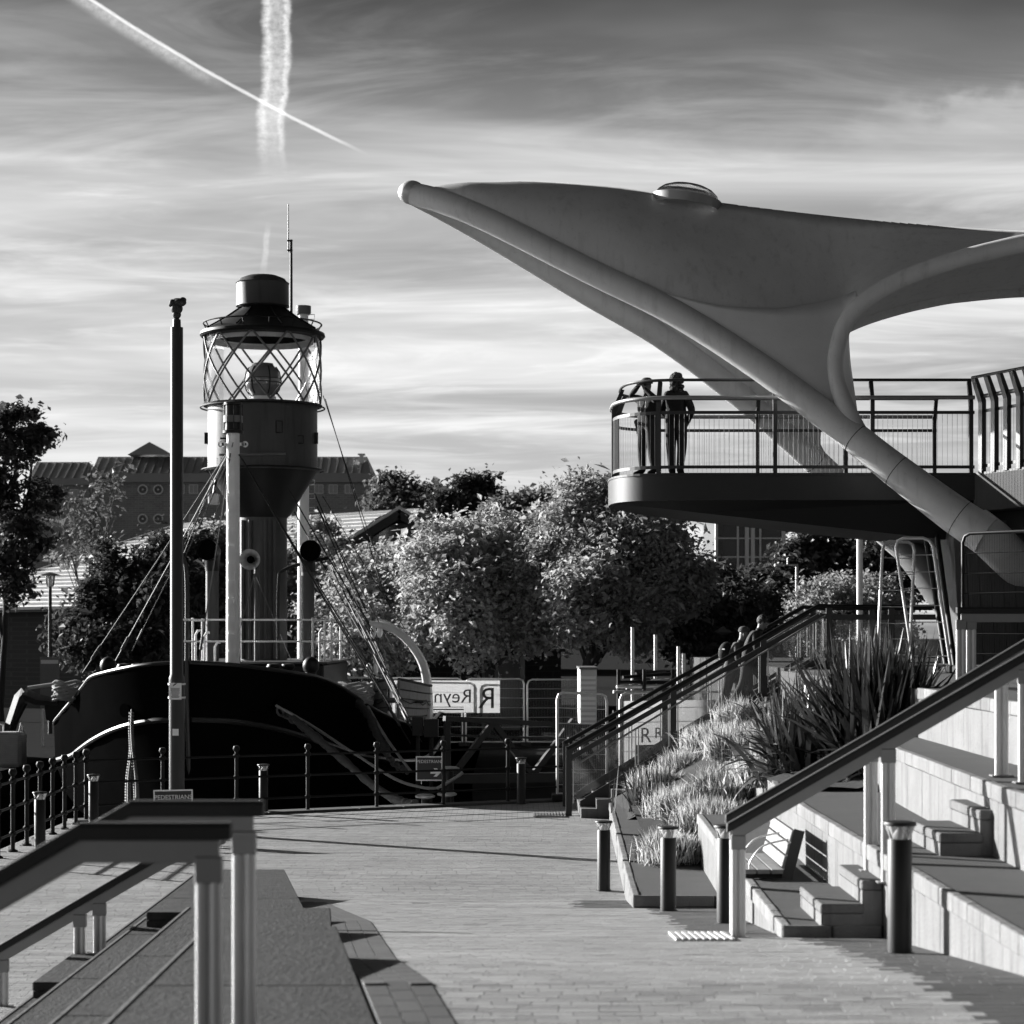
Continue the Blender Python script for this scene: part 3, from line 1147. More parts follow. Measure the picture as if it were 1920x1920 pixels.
BL = [((2.606, 14.34), 'largest, nearest bollard in front of the right terrace wall'),
      ((1.633, 22.3), 'bollard in front of the lowest terrace plinth end'),
      ((1.161, 27.0), 'bollard at the left foot of the lowest terrace plinth'),
      ((1.925, 19.2), 'bollard half hidden behind the sloping handrail foot'),
      ((-7.08, 32.0), 'bollard nearest the left iron fence end'),
      ((-7.06, 36.0), 'bollard by the corner of the iron dock fence'),
      ((-4.52, 38.8), 'bollard before the ship, left of the mooring rope'),
      ((0.175, 40.9), 'bollard at the dock fence right of the pedestrian arrow sign')]
bp = None
for (x, y), lab in BL:
    lc = (x, y, (gz(y) if x > -3 and y < 26 else 0.0) + 0.008)
    if bp is None:
        bp = bollard_proto(lc, lab)
    else:
        copy_tree(bp, lc, lab)

# ------------------------------------------------------------------ drain grate in the paving
t = thing('drain_grate', 'bright slatted metal drain grate set in the paving', 'drain', (1.45, 16.56, gz(16.56)))
for k in range(9):
    x0 = 1.24 + k * 0.052
    MB().beam((x0, 15.95, gz(15.95) + .022), (x0 + .03, 17.15, gz(17.15) + .022), 0.027, 0.02).build('slat', 'galv', t)
MB().beam((1.465, 15.93, gz(15.93) + .004), (1.465, 17.17, gz(17.17) + .004), .51, .012).build('tray', 'dark_metal', t)

# ------------------------------------------------------------------ bench on the second terrace
bx, by, bz = 2.14, 19.7, 0.995
t = thing('bench', 'timber bench with tilted back and hoop arms on the second terrace', 'bench', (bx, by, bz))
for k in range(3):
    MB().box((bx + k * .128, by, bz + .045), (bx + .118 + k * .128, by + 1.5, bz + .085)).build('seat_slat', 'timber', t, bevel=.005)
MB().box((bx + .02, by + .05, bz), (bx + .36, by + .12, bz + .044)).build('support', 'dark_metal', t)
MB().box((bx + .02, by + 1.38, bz), (bx + .36, by + 1.45, bz + .044)).build('support', 'dark_metal', t)
for k in range(3):
    z0 = bz + .10 + k * .118
    x0 = bx + .385 + k * .035
    MB().beam((x0, by, z0 + .054), (x0, by + 1.5, z0 + .054), .05, .108, up=(.29, 0, 1)).build('back_slat', 'timber', t, bevel=.006)
MB().beam((bx + .40, by + .004, bz + .0), (bx + .515, by + .004, bz + .45), .012, .10, up=(1, 0, 0)).build('back_end', 'timber_dark', t)
for y_ in (by + .06, by + .72):
    pts = spline([(bx + .06, y_, bz + .086), (bx + .07, y_, bz + .16), (bx + .19, y_, bz + .30), (bx + .43, y_, bz + .36)], 5)
    MB().tube(pts, .009, 6).build('arm_hoop', 'galv', t, smooth=True)


# ================================================================== canopy over the lookout
DC = 38.2                                              # centre line of lookout and canopy (depth)


def mirror(pts):
    return [Vector((p.x, 2 * DC - p.y, p.z)) for p in pts]


tube_px = [(774, 363, 38.2), (835, 380, 37.85), (924, 417, 37.5), (1109, 510, 37.05), (1262, 585, 36.7), (1416, 682, 36.3), (1570, 795, 35.9), (1662, 868, 35.6), (1785, 961, 35.2), (1850, 1004, 35.0)]
tube_r = [.20, .215, .215, .22, .225, .235, .25, .27, .31, .33]
arch_px = [(1612, 824, 35.8), (1590, 775, 35.84), (1570, 718, 35.86), (1567, 669, 35.9), (1583, 610, 35.9), (1619, 566, 35.85), (1690, 524, 35.8), (1785, 490, 35.7), (1877, 466, 35.6), (1938, 454, 35.5), (2060, 436, 35.3), (2200, 430, 35.2)]
ridge_px = [(774, 362, 38.2), (835, 349, 38.2), (920, 344, 38.2), (1000, 342, 38.2), (1150, 352, 38.2), (1250, 368, 38.2), (1400, 388, 38.2), (1600, 411, 38.2), (1800, 428, 38.2), (1920, 435, 38.2), (2060, 440, 38.2), (2200, 442, 38.2)]
tubeP = [P(*q) for q in tube_px]
archP = [P(*q) for q in arch_px]
ridgeP = [P(*q) for q in ridge_px]


def resample(pts, n):
    pts = spline(pts, 10)
    L = [0.0]
    for a, b in zip(pts[:-1], pts[1:]):
        L.append(L[-1] + (b - a).length)
    out = []
    for i in range(n):
        s = L[-1] * i / (n - 1)
        j = int(np.searchsorted(L, s))
        j = min(max(j, 1), len(pts) - 1)
        t = (s - L[j - 1]) / max(1e-9, L[j] - L[j - 1])
        out.append(pts[j - 1].lerp(pts[j], t))
    return out


canopy = thing('canopy', 'grey beak-shaped steel canopy arching over the lookout deck', 'canopy', (7.26, 38.2, 5.0))
NA, NB = 34, 30
edge_front = resample(tubeP[:7] + [P(1592, 812, 35.84)], NA)[:-1] + resample(archP, NB)
NT = len(edge_front)
tt = [i / (NT - 1) for i in range(NT)]
rid = spline(ridgeP, 10)
rpx = [p.x for p in rid]
ridge = []
for i, t_ in enumerate(tt):
    # ridge abscissa matched to the edge: slower over the inner part, to the right end
    xt = interp([0, .12, .28, .5, .56, .7, 1.0], [rpx[0], rpx[0] + 1.5, 2.3, 5.3, 6.0, 7.3, rpx[-1]], t_)
    ridge.append(Vector((xt, DC, interp(rpx, [p.z for p in rid], xt))))
NV = 16


def surf(i, v):
    t_ = tt[i]
    a, b = ridge[i], edge_front[i]
    p = a.lerp(b, v)
    A = interp([0, .08, .25, .45, .6, .8, 1], [0, .28, .42, .12, -.10, -.12, -.05], t_)
    w = 4 * v * (1 - v)
    return p + Vector((0, -0.85, 0.5)) * (A * w)


CREASE = ([1225, 1262, 1350, 1450, 1540, 1607], [545, 557, 577, 582, 571, 548])


def crease_v(i):
    """where the lower web plate begins on rib i, 1 if it has none"""
    best = 1.0
    for k in range(200, 20, -1):
        v = k / 200
        p = surf(i, v)
        px = 960 + FPX * p.x / p.y
        py = HZ - FPX * (p.z - CAM_Z) / p.y
        if 1225 <= px <= 1607 and py > interp(*CREASE, px):
            best = v
        elif best < 1:
            break
    return best


CV = [crease_v(i) for i in range(NT)]


def vsplit(t_):
    return interp(tt, CV, t_)


def sheet(name, m, v0f, v1f, i0, i1, off, parent, n=NV, smooth=True, both=True):
    for side in ((1, -1) if both else (1,)):
        vs, fs = [], []
        for i in range(i0, i1 + 1):
            for j in range(n + 1):
                v = lerp(v0f(tt[i]), v1f(tt[i]), j / n)
                p = surf(i, v) + Vector((0, -off, off * .4))
                if side < 0:
                    p = Vector((p.x, 2 * DC - p.y, p.z))
                vs.append(p)
        for i in range(i1 - i0):
            for j in range(n):
                q = (i * (n + 1) + j, i * (n + 1) + j + 1, (i + 1) * (n + 1) + j + 1, (i + 1) * (n + 1) + j)
                fs.append(q if side > 0 else q[::-1])
        o = MB().add(vs, fs).build(name, m, parent, smooth=True)
        md = o.modifiers.new('thick', 'SOLIDIFY')
        md.thickness, md.offset = 0.045, 0.0
    return o


i_a = next(i for i, t_ in enumerate(tt) if vsplit(t_) < 0.999)
i_b = max(i for i, t_ in enumerate(tt) if vsplit(t_) < 0.999)
sheet('roof_shell', 'canopy_paint', lambda t_: 0.0, lambda t_: 1.0, 0, NT - 1, 0.0, canopy)
sheet('web_plate', 'canopy_plate', vsplit, lambda t_: 1.0, i_a - 1, i_b + 1, 0.045, canopy, 8)
# studs round the plate
mb = MB()
for i in range(i_a + 2, i_b, 2):
    p = surf(i, lerp(vsplit(tt[i]), 1, .86)) + Vector((0, -.075, .03))
    mb.ball(p, .018, 8, 5)
mb.build('bolt_heads', 'canopy_paint', canopy)['kind'] = 'stuff'
for nm, pts in (('front', tubeP), ('back', mirror(tubeP))):
    sp = spline(pts, 6)
    rr = [interp(range(len(tube_r)), tube_r, i / 6) for i in range(len(sp))]
    leg = MB().tube(sp, rr, 22).build('edge_tube', 'canopy_paint', canopy, smooth=True)
    # weld seams: thin collars
    for f in (0.72, 0.80, 0.92):
        k = int(f * (len(sp) - 1))
        d = (sp[k + 1] - sp[k]).normalized()
        MB().tube([sp[k] - d * .006, sp[k] + d * .006], [rr[k] + .004] * 2, 22).build('weld_collar', 'deck_dark', leg, smooth=True)
for pts in (archP, mirror(archP)):
    sp = spline(pts, 6)
    MB().tube(sp, [interp([0, 4, 12, 60], [.2, .17, .135, .16], i) for i in range(len(sp))], 16).build('arch_tube', 'canopy_paint', canopy, smooth=True)
MB().ball(P(772, 361, 38.2), .215, 20, 14, (1.15, 1, 1)).build('nose_cap', 'galv', canopy, smooth=True)
# roof light
dp = P(1287, 376, 38.2)
rdir = Vector((1, 0, -0.155)).normalized()
rup = Vector((0.155, 0, 1)).normalized()


def dome_pts(prof, n=28):
    vs, fs = [], []
    for r, h_ in prof:
        for j in range(n):
            w = 2 * PI * j / n
            vs.append(dp + rdir * (r * math.cos(w)) + Vector((0, 1, 0)) * (r * math.sin(w)) + rup * h_)
    for i in range(len(prof) - 1):
        for j in range(n):
            fs.append((i * n + j, i * n + (j + 1) % n, (i + 1) * n + (j + 1) % n, (i + 1) * n + j))
    return MB().add(vs, fs)


ring = dome_pts([(.60, -.12), (.62, .0), (.63, .035), (.60, .045), (.57, .02)]).build('roof_light_kerb', 'steel', canopy, smooth=True)
dome_pts([(.585, .04), (.54, .13), (.45, .205), (.33, .255), (.18, .285), (.02, .295)]).build('roof_light_dome', 'dome', ring, smooth=True)
for f, m_ in ((1, 'canopy_paint'), (-1, 'canopy_paint')):
    p = P(1828, 988, 35.08)
    p = Vector((p.x, DC + (p.y - DC) * f, p.z))
    MB().tube([p, p + Vector((.30, .12 * f, -.2)), p + Vector((1.1, 1.2 * f, -.7))], [.34, .34, .34], 18).build('foot_socket', m_, canopy, smooth=True)

# ------------------------------------------------------------------ lookout deck
deck = thing('lookout_deck', 'dark rounded lookout deck cantilevered under the grey canopy', 'deck', (7.5, 38.2, 2.6))
ZD = 6.02


def outline(inset=0.0, n=26):
    """deck edge from the front right corner round the rounded left end to the back right"""
    y0, y1, xc, rx = 36.5 + inset, 39.9 - inset, 3.15, 1.43 - inset
    pts = [(7.93, y0)]
    ry = (y1 - y0) / 2
    cy = (y0 + y1) / 2
    for i in range(n + 1):
        a = -PI / 2 - PI * i / n
        e = 0.72
        c, s = math.cos(a), math.sin(a)
        pts.append((xc - abs(c) ** e * rx, cy + math.copysign(abs(s) ** e, s) * ry))
    pts.append((7.93, y1))
    return pts


ol = outline()
MB().prism([(x, y) for x, y in ol][::-1] if False else [(p[0], p[1]) for p in ol[::-1]], ZD - .035, ZD).build('deck_plate', 'deck_dark', deck)
inn = outline(0.012)
MB().prism(inn[::-1], 5.555, ZD - .037).build('edge_beam', 'deck_dark', deck, smooth=True)
lo = outline(0.10)
vs_ = [(x, y, 5.552) for x, y in lo] + [(lerp(5.2, x, .97), lerp(DC, y, .80), lerp(5.52, 4.86, min(1, max(0, (x - 1.8) / 5.6)))) for x, y in lo]
n = len(lo)
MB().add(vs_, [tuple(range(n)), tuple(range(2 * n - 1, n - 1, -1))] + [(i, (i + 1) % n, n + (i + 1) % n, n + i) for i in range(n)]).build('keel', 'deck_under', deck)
link_poly = [(7.92, 36.5), (8.45, 35.2), (9.3, 33.1), (10.9, 29.2), (14.5, 30.6), (12.6, 36.0), (11.5, 40), (7.92, 39.9)]
MB().prism([(p[0] + .004, p[1]) for p in link_poly], ZD - .04, ZD - .002).build('bridge_plate', 'deck_dark', deck)
MB().prism(link_poly, 5.36, ZD - .042).build('bridge_beam', 'board_concrete', deck, bevel=.004)
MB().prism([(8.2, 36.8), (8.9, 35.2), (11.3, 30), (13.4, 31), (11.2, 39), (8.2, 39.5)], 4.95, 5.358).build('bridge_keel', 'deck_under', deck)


def guard(label, path, post_at, wide, wires=True, closed=False):
    """railing along path [(x, y)], leaning out at the top; outward is to the left of travel"""
    t = thing('guard_rail', label, 'railing', (path[0][0], path[0][1], ZD), 'steel guard rails of the lookout')
    P3 = [Vector((x, y, 0)) for x, y in path]
    L = [0.0]
    for a, b in zip(P3[:-1], P3[1:]):
        L.append(L[-1] + (b - a).length)

    def at(s):
        j = min(max(int(np.searchsorted(L, s)), 1), len(P3) - 1)
        q = P3[j - 1].lerp(P3[j], (s - L[j - 1]) / max(1e-9, L[j] - L[j - 1]))
        d = (P3[min(j + 1, len(P3) - 1)] - P3[max(j - 2, 0)]).normalized()
        return q, Vector((d.y, -d.x, 0)) * -1

    def line(h, out, every=0.12):
        m_ = max(2, int(L[-1] / every))
        r_ = []
        for i in range(m_ + 1):
            q, nn = at(L[-1] * i / m_)
            r_.append(q + nn * out + Vector((0, 0, h)))
        return r_
    MB().tube(line(7.635, .15), .026, 8).build('top_rail', 'post_grey', t, smooth=True)
    MB().tube(line(7.315, -.005), .036, 10).build('hand_rail', 'steel', t, smooth=True)
    for h_ in (7.06, 6.125):
        l_ = line(h_, 0.0)
        mb = MB()
        for a, b in zip(l_[:-1], l_[1:]):
            mb.beam(a, b, .012, .055)
        mb.build('flat_bar', 'post_grey', t)
    for s in post_at:
        q, nn = at(min(max(s, 0.0), L[-1]))
        tg = Vector((nn.y, -nn.x, 0))
        w = wide
        prof = [(-.045, 0), (.045, 0), (.04, 1.20), (.185, 1.60), (.12, 1.61), (-.045, 1.24)]
        MB().extrude(prof, q + Vector((0, 0, ZD - .02)) - tg * (w / 2) + nn * .02, nn, Vector((0, 0, 1)), tg * w).build('post', 'post_grey', t)
    if wires:
        mb = MB()
        m_ = int(L[-1] / .085)
        for i in range(m_):
            q, nn = at(L[-1] * (i + .5) / m_)
            mb.tube([q + Vector((0, 0, 6.12)), q + Vector((0, 0, 7.07))], .0035, 4, False)
        o = mb.build('wire_infill', 'steel', t)
        o['kind'] = 'stuff'
    return t


front = outline(0.07)
half = len(front) // 2
rev = front[::-1]
gp = front
Ltot = sum((Vector((*b, 0)) - Vector((*a, 0))).length for a, b in zip(gp[:-1], gp[1:]))
guard('curved steel guard rail with thin wires round the lookout deck', gp[::-1],
      [0.05, 1.7, 3.35, Ltot / 2 - .95, Ltot / 2 + .25, Ltot / 2 + 1.85, Ltot - 3.42, Ltot - 1.75, Ltot - .06], .07)
guard('close-posted guard rail of the bridge at the right edge', [(7.99, 36.45), (8.5, 35.2), (9.35, 33.1), (10.95, 29.2)][::-1],
      [7.75 - .02 - .36 * k for k in range(12)], .11, True)

# ------------------------------------------------------------------ pier and raking legs under the deck
t = thing('pier', 'board-marked concrete pier wall under the right end of the deck', 'pier', (8.2, 36.5, 2.63))
x0 = 7.5
while x0 < 11.5:
    MB().add([(x0 + .004, 35.7, 2.63), (x0 + .196, 35.7, 2.63), (x0 + .196, 37.6, 2.63), (x0 + .004, 37.6, 2.63),
              (x0 + .004, 36.3, 5.2), (x0 + .196, 36.3, 5.2), (x0 + .196, 37.6, 5.2), (x0 + .004, 37.6, 5.2)],
             [(0, 3, 2, 1), (4, 5, 6, 7), (0, 1, 5, 4), (1, 2, 6, 5), (2, 3, 7, 6), (3, 0, 4, 7)]).build('board_strip', 'board_concrete', t)
    x0 += 0.2
t = thing('raking_leg', 'pale raking steel leg below the deck by the pier', 'leg', (7.0, 38.6, 2.63))
MB().tube([P(1650, 985, 39.4), P(1720, 1050, 39.0), P(1800, 1160, 38.6), P(1840, 1260, 38.4)], [.16, .3, .3, .2], 14).build('shaft', 'machine', t, smooth=True)
MB().tube([P(1840, 1255, 38.4), P(1845, 1268, 38.4)], [.34, .34], 14).build('base_plate', 'dark_metal', t)
t = thing('prop', 'pair of dark raking props between landing and deck', 'prop', (6.9, 34.6, 2.63))
for a, b in (((1737, 1012, 36.6), (1776, 1262, 34.6)), ((1757, 1005, 36.8), (1792, 1262, 34.9))):
    MB().tube([P(*a), P(*b)], .045, 10).build('tube', 'dark_metal', t, smooth=True)


# ------------------------------------------------------------------ temporary mesh fence panels
FP = 'temporary wire mesh fence panels'


def fence_panel(label, a, b, h, lean=(0, 0, 0), feet=True, mesh=True, m='galv', r=.027, rows=6):
    a, b, lean = Vector(a), Vector(b), Vector(lean)
    t = thing('mesh_fence_panel', label, 'fence panel', a, FP)
    up = Vector((0, 0, h)) + lean
    d = (b - a)
    rad = .14
    e, u = d.normalized(), up.normalized()
    top = [a + up - u * rad, a + up - u * rad * .3 + e * rad * .3, a + up + e * rad, b + up - e * rad, b + up - u * rad * .3 - e * rad * .3, b + up - u * rad]
    MB().tube([a] + top + [b], r, 8).build('frame', m, t, smooth=True)
    MB().tube([a + u * .12, b + u * .12], r * .9, 8).build('bottom_tube', m, t, smooth=True)
    for k in range(rows):
        f = (k + 1) / (rows + 1)
        MB().tube([a + up * f, (a + b) / 2 + up * f + Vector((0, 0, random.uniform(-.012, .012))), b + up * f], .007, 4).build('wire', m, t)
    if mesh:
        mb = MB()
        n_ = int(d.length / .045)
        for k in range(1, n_):
            q = a + d * (k / n_)
            mb.tube([q + u * .12, q + up * .985], .0016, 3, False)
        mb.build('mesh_wires', m, t)['kind'] = 'stuff'
    if feet:
        for q in (a, b):
            MB().cbox((q.x, q.y, q.z + .06), (.22, .6, .12)).build('foot_block', 'rubber', t, bevel=.02)
    return t


fence_panel('leaning narrow mesh panel with bright rungs left of the props', (6.02, 35.2, 2.64), (6.62, 35.6, 2.64), 2.15, (.10, 0, 0), mesh=False, rows=7)
fence_panel('mesh panel joined to the leaning narrow one, beside the props', (7.05, 34.2, 2.64), (6.48, 34.35, 2.64), 2.16, (-.32, 0, 0), mesh=False, rows=7)
fence_panel('dark mesh panel with rounded corner in front of the pier', (7.1, 33.6, 2.64), (8.4, 32.2, 2.64), 2.2, (0, 0, 0), m='dark_metal')
fence_panel('dark mesh panel at the right edge in front of the pier', (8.45, 32.2, 2.64), (9.6, 31.0, 2.64), 2.2, (0, 0, 0), m='dark_metal')
fence_panel('pale mesh panel standing left of the stair foot', P(1045, 1500, 41.6), P(1138, 1500, 42.4), 2.1)
fence_panel('mesh panel behind the stair carrying the grey banner', (2.2, 43.4, .01), (4.9, 44.6, .01), 2.05)
f3 = 62.0
for i, (xa, xb) in enumerate(((-5.6, -3.75), (-3.65, -1.45), (-1.35, 0.35), (.45, 2.3))):
    fence_panel(['far mesh panel behind the lifeboat bow', 'far mesh panel holding the white mirrored banner', 'far mesh panel right of the white banner', 'far mesh panel left of the stair foot panel'][i],
                (xa if xa > -.85 else xa, f3 + i * .1, .0), (xb, f3 + .05 + i * .1, .0), 2.0 - .02 * i)

# banners
bn = thing('banner', 'white banner seen from behind with mirrored lettering, on far mesh panels', 'banner', (-2.0, 61.9, .85))
MB().add([(-3.55, 61.9, .98), (-.35, 61.9, .98), (-.35, 61.9, 1.92), (-3.55, 61.9, 1.92)], [(0, 1, 2, 3)]).build('sheet', 'banner', bn)
text_part('Reynolds', .56, (-1.15, 61.885, 1.28), (1, 0, 0), (0, 0, 1), 'print_dark', bn, align='LEFT', mirror=True)
text_part('R', .86, (-.72, 61.885, 1.12), (1, 0, 0), (0, 0, 1), 'print_dark', bn, mirror=True)
MB().box((-3.3, 61.88, 1.06), (-1.4, 61.889, 1.10)).build('printed_bar', 'print_dark', bn)
MB().box((-3.3, 61.88, 1.14), (-1.4, 61.889, 1.16)).build('printed_bar', 'print_dark', bn)
bn2 = thing('banner', 'grey banner with dark logo and name, seen through the stair glass', 'banner', (3.3, 43.8, .7))
bd = Vector((2.7, 1.2, 0)).normalized()
o0 = Vector((2.25, 43.37, 0))
mb = MB()
mb.add([o0 + Vector((0, 0, .2)), o0 + bd * 2.7 + Vector((0, 0, .2)), o0 + bd * 2.7 + Vector((0, 0, 1.9)), o0 + Vector((0, 0, 1.9))], [(0, 1, 2, 3)])
mb.build('sheet', 'banner_grey', bn2)
nb = Vector((bd.y, -bd.x, 0)) * .012
text_part('R', .44, o0 + bd * .52 + nb + Vector((0, 0, 1.05)), bd, (0, 0, 1), 'print_dark', bn2)
text_part('Reynolds', .32, o0 + bd * .72 + nb + Vector((0, 0, 1.13)), bd, (0, 0, 1), 'print_dark', bn2, align='LEFT')
mb = MB()
q0 = o0 + bd * .28 + nb
mb.add([q0 + Vector((0, 0, .80)), q0 + bd * 1.7 + Vector((0, 0, .80)), q0 + bd * 1.7 + Vector((0, 0, 1.0)), q0 + Vector((0, 0, 1.0))], [(0, 1, 2, 3)])
mb.build('printed_band', 'print_dark', bn2)
text_part('Civil Eng', .19, o0 + bd * .5 + nb * 1.5 + Vector((0, 0, .835)), bd, (0, 0, 1), 'banner_grey', bn2, align='LEFT')

# ------------------------------------------------------------------ stair from the quay to the upper landing
S0, S1 = Vector((1.22, 38.35, 0)), Vector((5.62, 38.36, 2.632))
e2 = (Vector((S1.x, S1.y, 0)) - Vector((S0.x, S0.y, 0)))
run = e2.length
e2.normalize()
n2 = Vector((-e2.y, e2.x, 0))
stair = thing('stair', 'concrete stair climbing right from the quay to the upper landing', 'stair', S0)
NS = 16
for k in range(NS):
    a = S0 + e2 * (run * k / NS)
    z1 = S1.z * (k + 1) / NS
    b = a + e2 * (run / NS + .03)
    zz0 = max(-.05, z1 - .5)
    pl_ = [a - n2 * .55, b - n2 * .55, b + n2 * 2.1, a + n2 * 2.1]
    MB().prism([(q.x, q.y) for q in pl_], zz0, z1 - (.0 if k < NS - 1 else .004)).build('step', 'coping' if k < 4 else 'step_stone', stair, bevel=.008)  # sun on the lowest steps put into the colour: paler stone there
for off in (.0, 2.12):
    a, b = S0 + n2 * off, S1 + n2 * off
    MB().extrude([(.05, -.06), (run + .2, S1.z - .35), (run + .2, S1.z + .26), (-.0, .26), (-.0, -.06)], Vector((a.x, a.y, 0)) - n2 * .06, e2, Vector((0, 0, 1)), n2 * .1).build('stringer', 'deck_dark', stair)


def stair_rail(label, off, ext):
    a, b = S0 + n2 * off - e2 * .22, S1 + n2 * off
    t = thing('stair_railing', label, 'railing', (a.x, a.y, 0), 'glazed railings of the stair')
    H = 1.24
    slope = (S1.z) / run

    def at(s, h_):                                     # s along the run
        q = S0 + n2 * off + e2 * s
        z = min(max(s, -.22), run) * slope if s > 0 else 0
        return Vector((q.x, q.y, z + h_))
    r1 = [at(-.22, H - .02)] + [at(s, H - .1 + (.0 if s < run else 0)) for s in (0.15, run * .33, run * .66, run - .15)] + [at(run + .1, H - .16)]
    top = [at(-.22, 1.20), at(run - .1, 1.20), at(run + .25, 1.12), at(run + ext, 1.12)]
    MB().tube(top, .042, 10).build('top_rail', 'dark_metal', t, smooth=True)
    mid = [at(-.2, 1.02), at(run - .1, 1.02), at(run + .25, .94), at(run + ext, .94)]
    mb = MB()
    for p, q in zip(mid[:-1], mid[1:]):
        mb.beam(p, q, .05, .085)
    mb.build('mid_rail', 'post_grey', t)
    MB().tube([q + Vector((0, 0, -.035)) - n2 * .1 for q in (at(0, 1.0), at(run, 1.0))], .018, 8).build('hand_rail', 'steel', t, smooth=True)
    mb = MB()
    mb.beam(at(.1, .24), at(run - .1, .24), .05, .07)
    mb.build('bottom_rail', 'post_grey', t)
    ss = [-.2, 1.68, 3.3, run + .08]
    k_ = run + 1.2
    while k_ < run + ext:
        ss.append(k_)
        k_ += 1.4
    for s in ss:
        q = at(s, 0)
        hh = 1.24 if s < run else 1.16
        mb = MB()
        mb.box((q.x - .055, q.y - .03, q.z - .02), (q.x + .055, q.y + .03, q.z + hh))
        mb.build('post', 'post_grey', t, bevel=.004)
    segs = [(-.12, 1.0), (1.05, 1.6), (1.76, 2.5), (2.55, 3.22), (3.38, 4.2), (4.25, run - .02)]
    for s0, s1 in segs:
        g0, g1 = at(s0, .26), at(s1, .26)
        MB().add([g0, g1, at(s1, .97), at(s0, .97)], [(0, 1, 2, 3)]).build('glass_pane', 'glass_panel', t)
        for s in (s0, s1):
            MB().beam(at(s, .22), at(s, .98), .022, .022, up=(0, 1, 0)).build('glazing_bar', 'galv', t)
    s0 = run + .2
    while s0 < run + ext - .6:
        s1 = min(s0 + 1.25, run + ext)
        MB().add([at(s0, .1), at(s1, .1), at(s1, .88), at(s0, .88)], [(0, 1, 2, 3)]).build('glass_pane', 'glass_panel', t)
        s0 = s1 + .1
    return t


stair_rail('nearer glazed stair railing with dark posts', -.02, 3.4)
stair_rail('farther glazed stair railing behind the two climbers', 2.04, 3.4)
t = thing('tactile_strip', 'ribbed tactile strip in the paving at the stair foot', 'paving strip', (.6, 38.2, .012))
for k in range(11):
    MB().box((.38 + k * .055, 37.9, .012), (.405 + k * .055, 38.9, .026)).build('rib', 'brick', t)


# ================================================================== the lightship
SX = -6.7
ship = thing('lightship', 'old black-hulled lightship with round lantern tower moored bow-on at the quay', 'ship', (SX, 60, -1.7))
ST = [44.0, 44.25, 44.7, 45.4, 46.4, 47.5, 47.9, 48.4, 49.2, 51.0, 54.0, 60.0, 70.0, 78.0, 82.0]
BD = [.06, .85, 1.42, 1.95, 2.46, 2.84, 3.02, 3.28, 3.70, 4.25, 4.55, 4.6, 4.5, 3.2, .3]
BSK = [.05, .70, 1.25, 1.82, 2.42, 2.92, 3.08, 3.30, 3.70, 4.22, 4.52, 4.58, 4.45, 3.1, .25]
BW = [.04, .28, .62, 1.05, 1.66, 2.2, 2.4, 2.62, 3.0, 3.6, 4.0, 4.2, 4.0, 2.2, .1]
ZR = [2.66, 2.61, 2.53, 2.43, 2.31, 2.10, 1.96, 1.74, 1.42, 1.10, .98, .95, 1.1, 1.5, 1.9]
ZS = [1.47, 1.44, 1.35, 1.18, .92, .66, .57, .47, .36, .20, .12, .1, .2, .5, .8]
hull_rows = []
for i, y in enumerate(ST):
    rk = max(0.0, 1 - (y - 44) / 6)                    # rake of the stem
    hull_rows.append([(BD[i], y, ZR[i]), (lerp(BD[i], BSK[i], .5), y + .05 * rk, (ZR[i] + ZS[i]) / 2), (BSK[i], y + .12 * rk, ZS[i]),
                      (lerp(BSK[i], BW[i], .45), y + .25 * rk, (ZS[i] - 1.7) / 2 + .2), (BW[i], y + .5 * rk, -1.75), (BW[i] * .5, y + .7 * rk, -2.6)])
vs_, fs_ = [], []
K = 6
for s in (-1, 1):
    b0 = len(vs_)
    for r in hull_rows:
        vs_ += [(SX + s * q[0], q[1], q[2]) for q in r]
    for i in range(len(ST) - 1):
        for j in range(K - 1):
            q = (b0 + i * K + j, b0 + (i + 1) * K + j, b0 + (i + 1) * K + j + 1, b0 + i * K + j + 1)
            fs_.append(q if s > 0 else q[::-1])
n0 = len(hull_rows) * K
for j in range(K - 1):                                  # close the stem
    fs_.append((j, j + 1, n0 + j + 1, n0 + j))
MB().add(vs_, fs_).build('hull', 'hull_black', ship, smooth=True)
MB().prism([(SX - b * .86, y + .2) for b, y in zip(BD[1:6], ST[1:6])][::1] + [(SX + b * .86, y + .2) for b, y in zip(BD[1:6], ST[1:6])][::-1], 1.70, 1.76).build('fore_deck', 'ship_dark', ship)
MB().prism([(SX - b * .97, y) for b, y in zip(BD[5:], ST[5:])] + [(SX + b * .97, y) for b, y in zip(BD[5:], ST[5:])][::-1], .40, .45).build('main_deck', 'ship_dark', ship)
for nm, B, Z, r_, m_ in (('bulwark_cap', BD, ZR, .045, 'hull_trim'), ('rubbing_strake', BSK, ZS, .065, 'hull_trim')):
    for s in (-1, 1):
        pts = spline([(SX + s * (b + (.02 if nm == 'rubbing_strake' else -.01)), y + (.12 * max(0, 1 - (y - 44) / 6) if nm == 'rubbing_strake' else 0) - (.03 if y < 44.2 else 0), z + .02) for b, y, z in zip(B, ST, Z)], 4)
        MB().tube(pts, r_, 8).build(nm, m_, ship, smooth=True)
MB().tube([(SX, 43.97, 2.75), (SX, 43.95, 2.0), (SX, 44.05, 1.4), (SX, 44.35, 0.), (SX, 44.7, -1.8)], .05, 8).build('stem_bar', 'hull_trim', ship, smooth=True)
for x, z in ((247, 1330), (517, 1325)):                 # hawse pipes
    c = P(x, z, 45.0)
    s = -1 if x < 385 else 1
    MB().tube([c + Vector((-.05 * s, .25, 0)), c + Vector((.1 * s, -.10, -.02)), c + Vector((.13 * s, -.14, -.02))], [.10, .12, .15], 14).build('hawse_pipe', 'hull_black', ship, smooth=True)
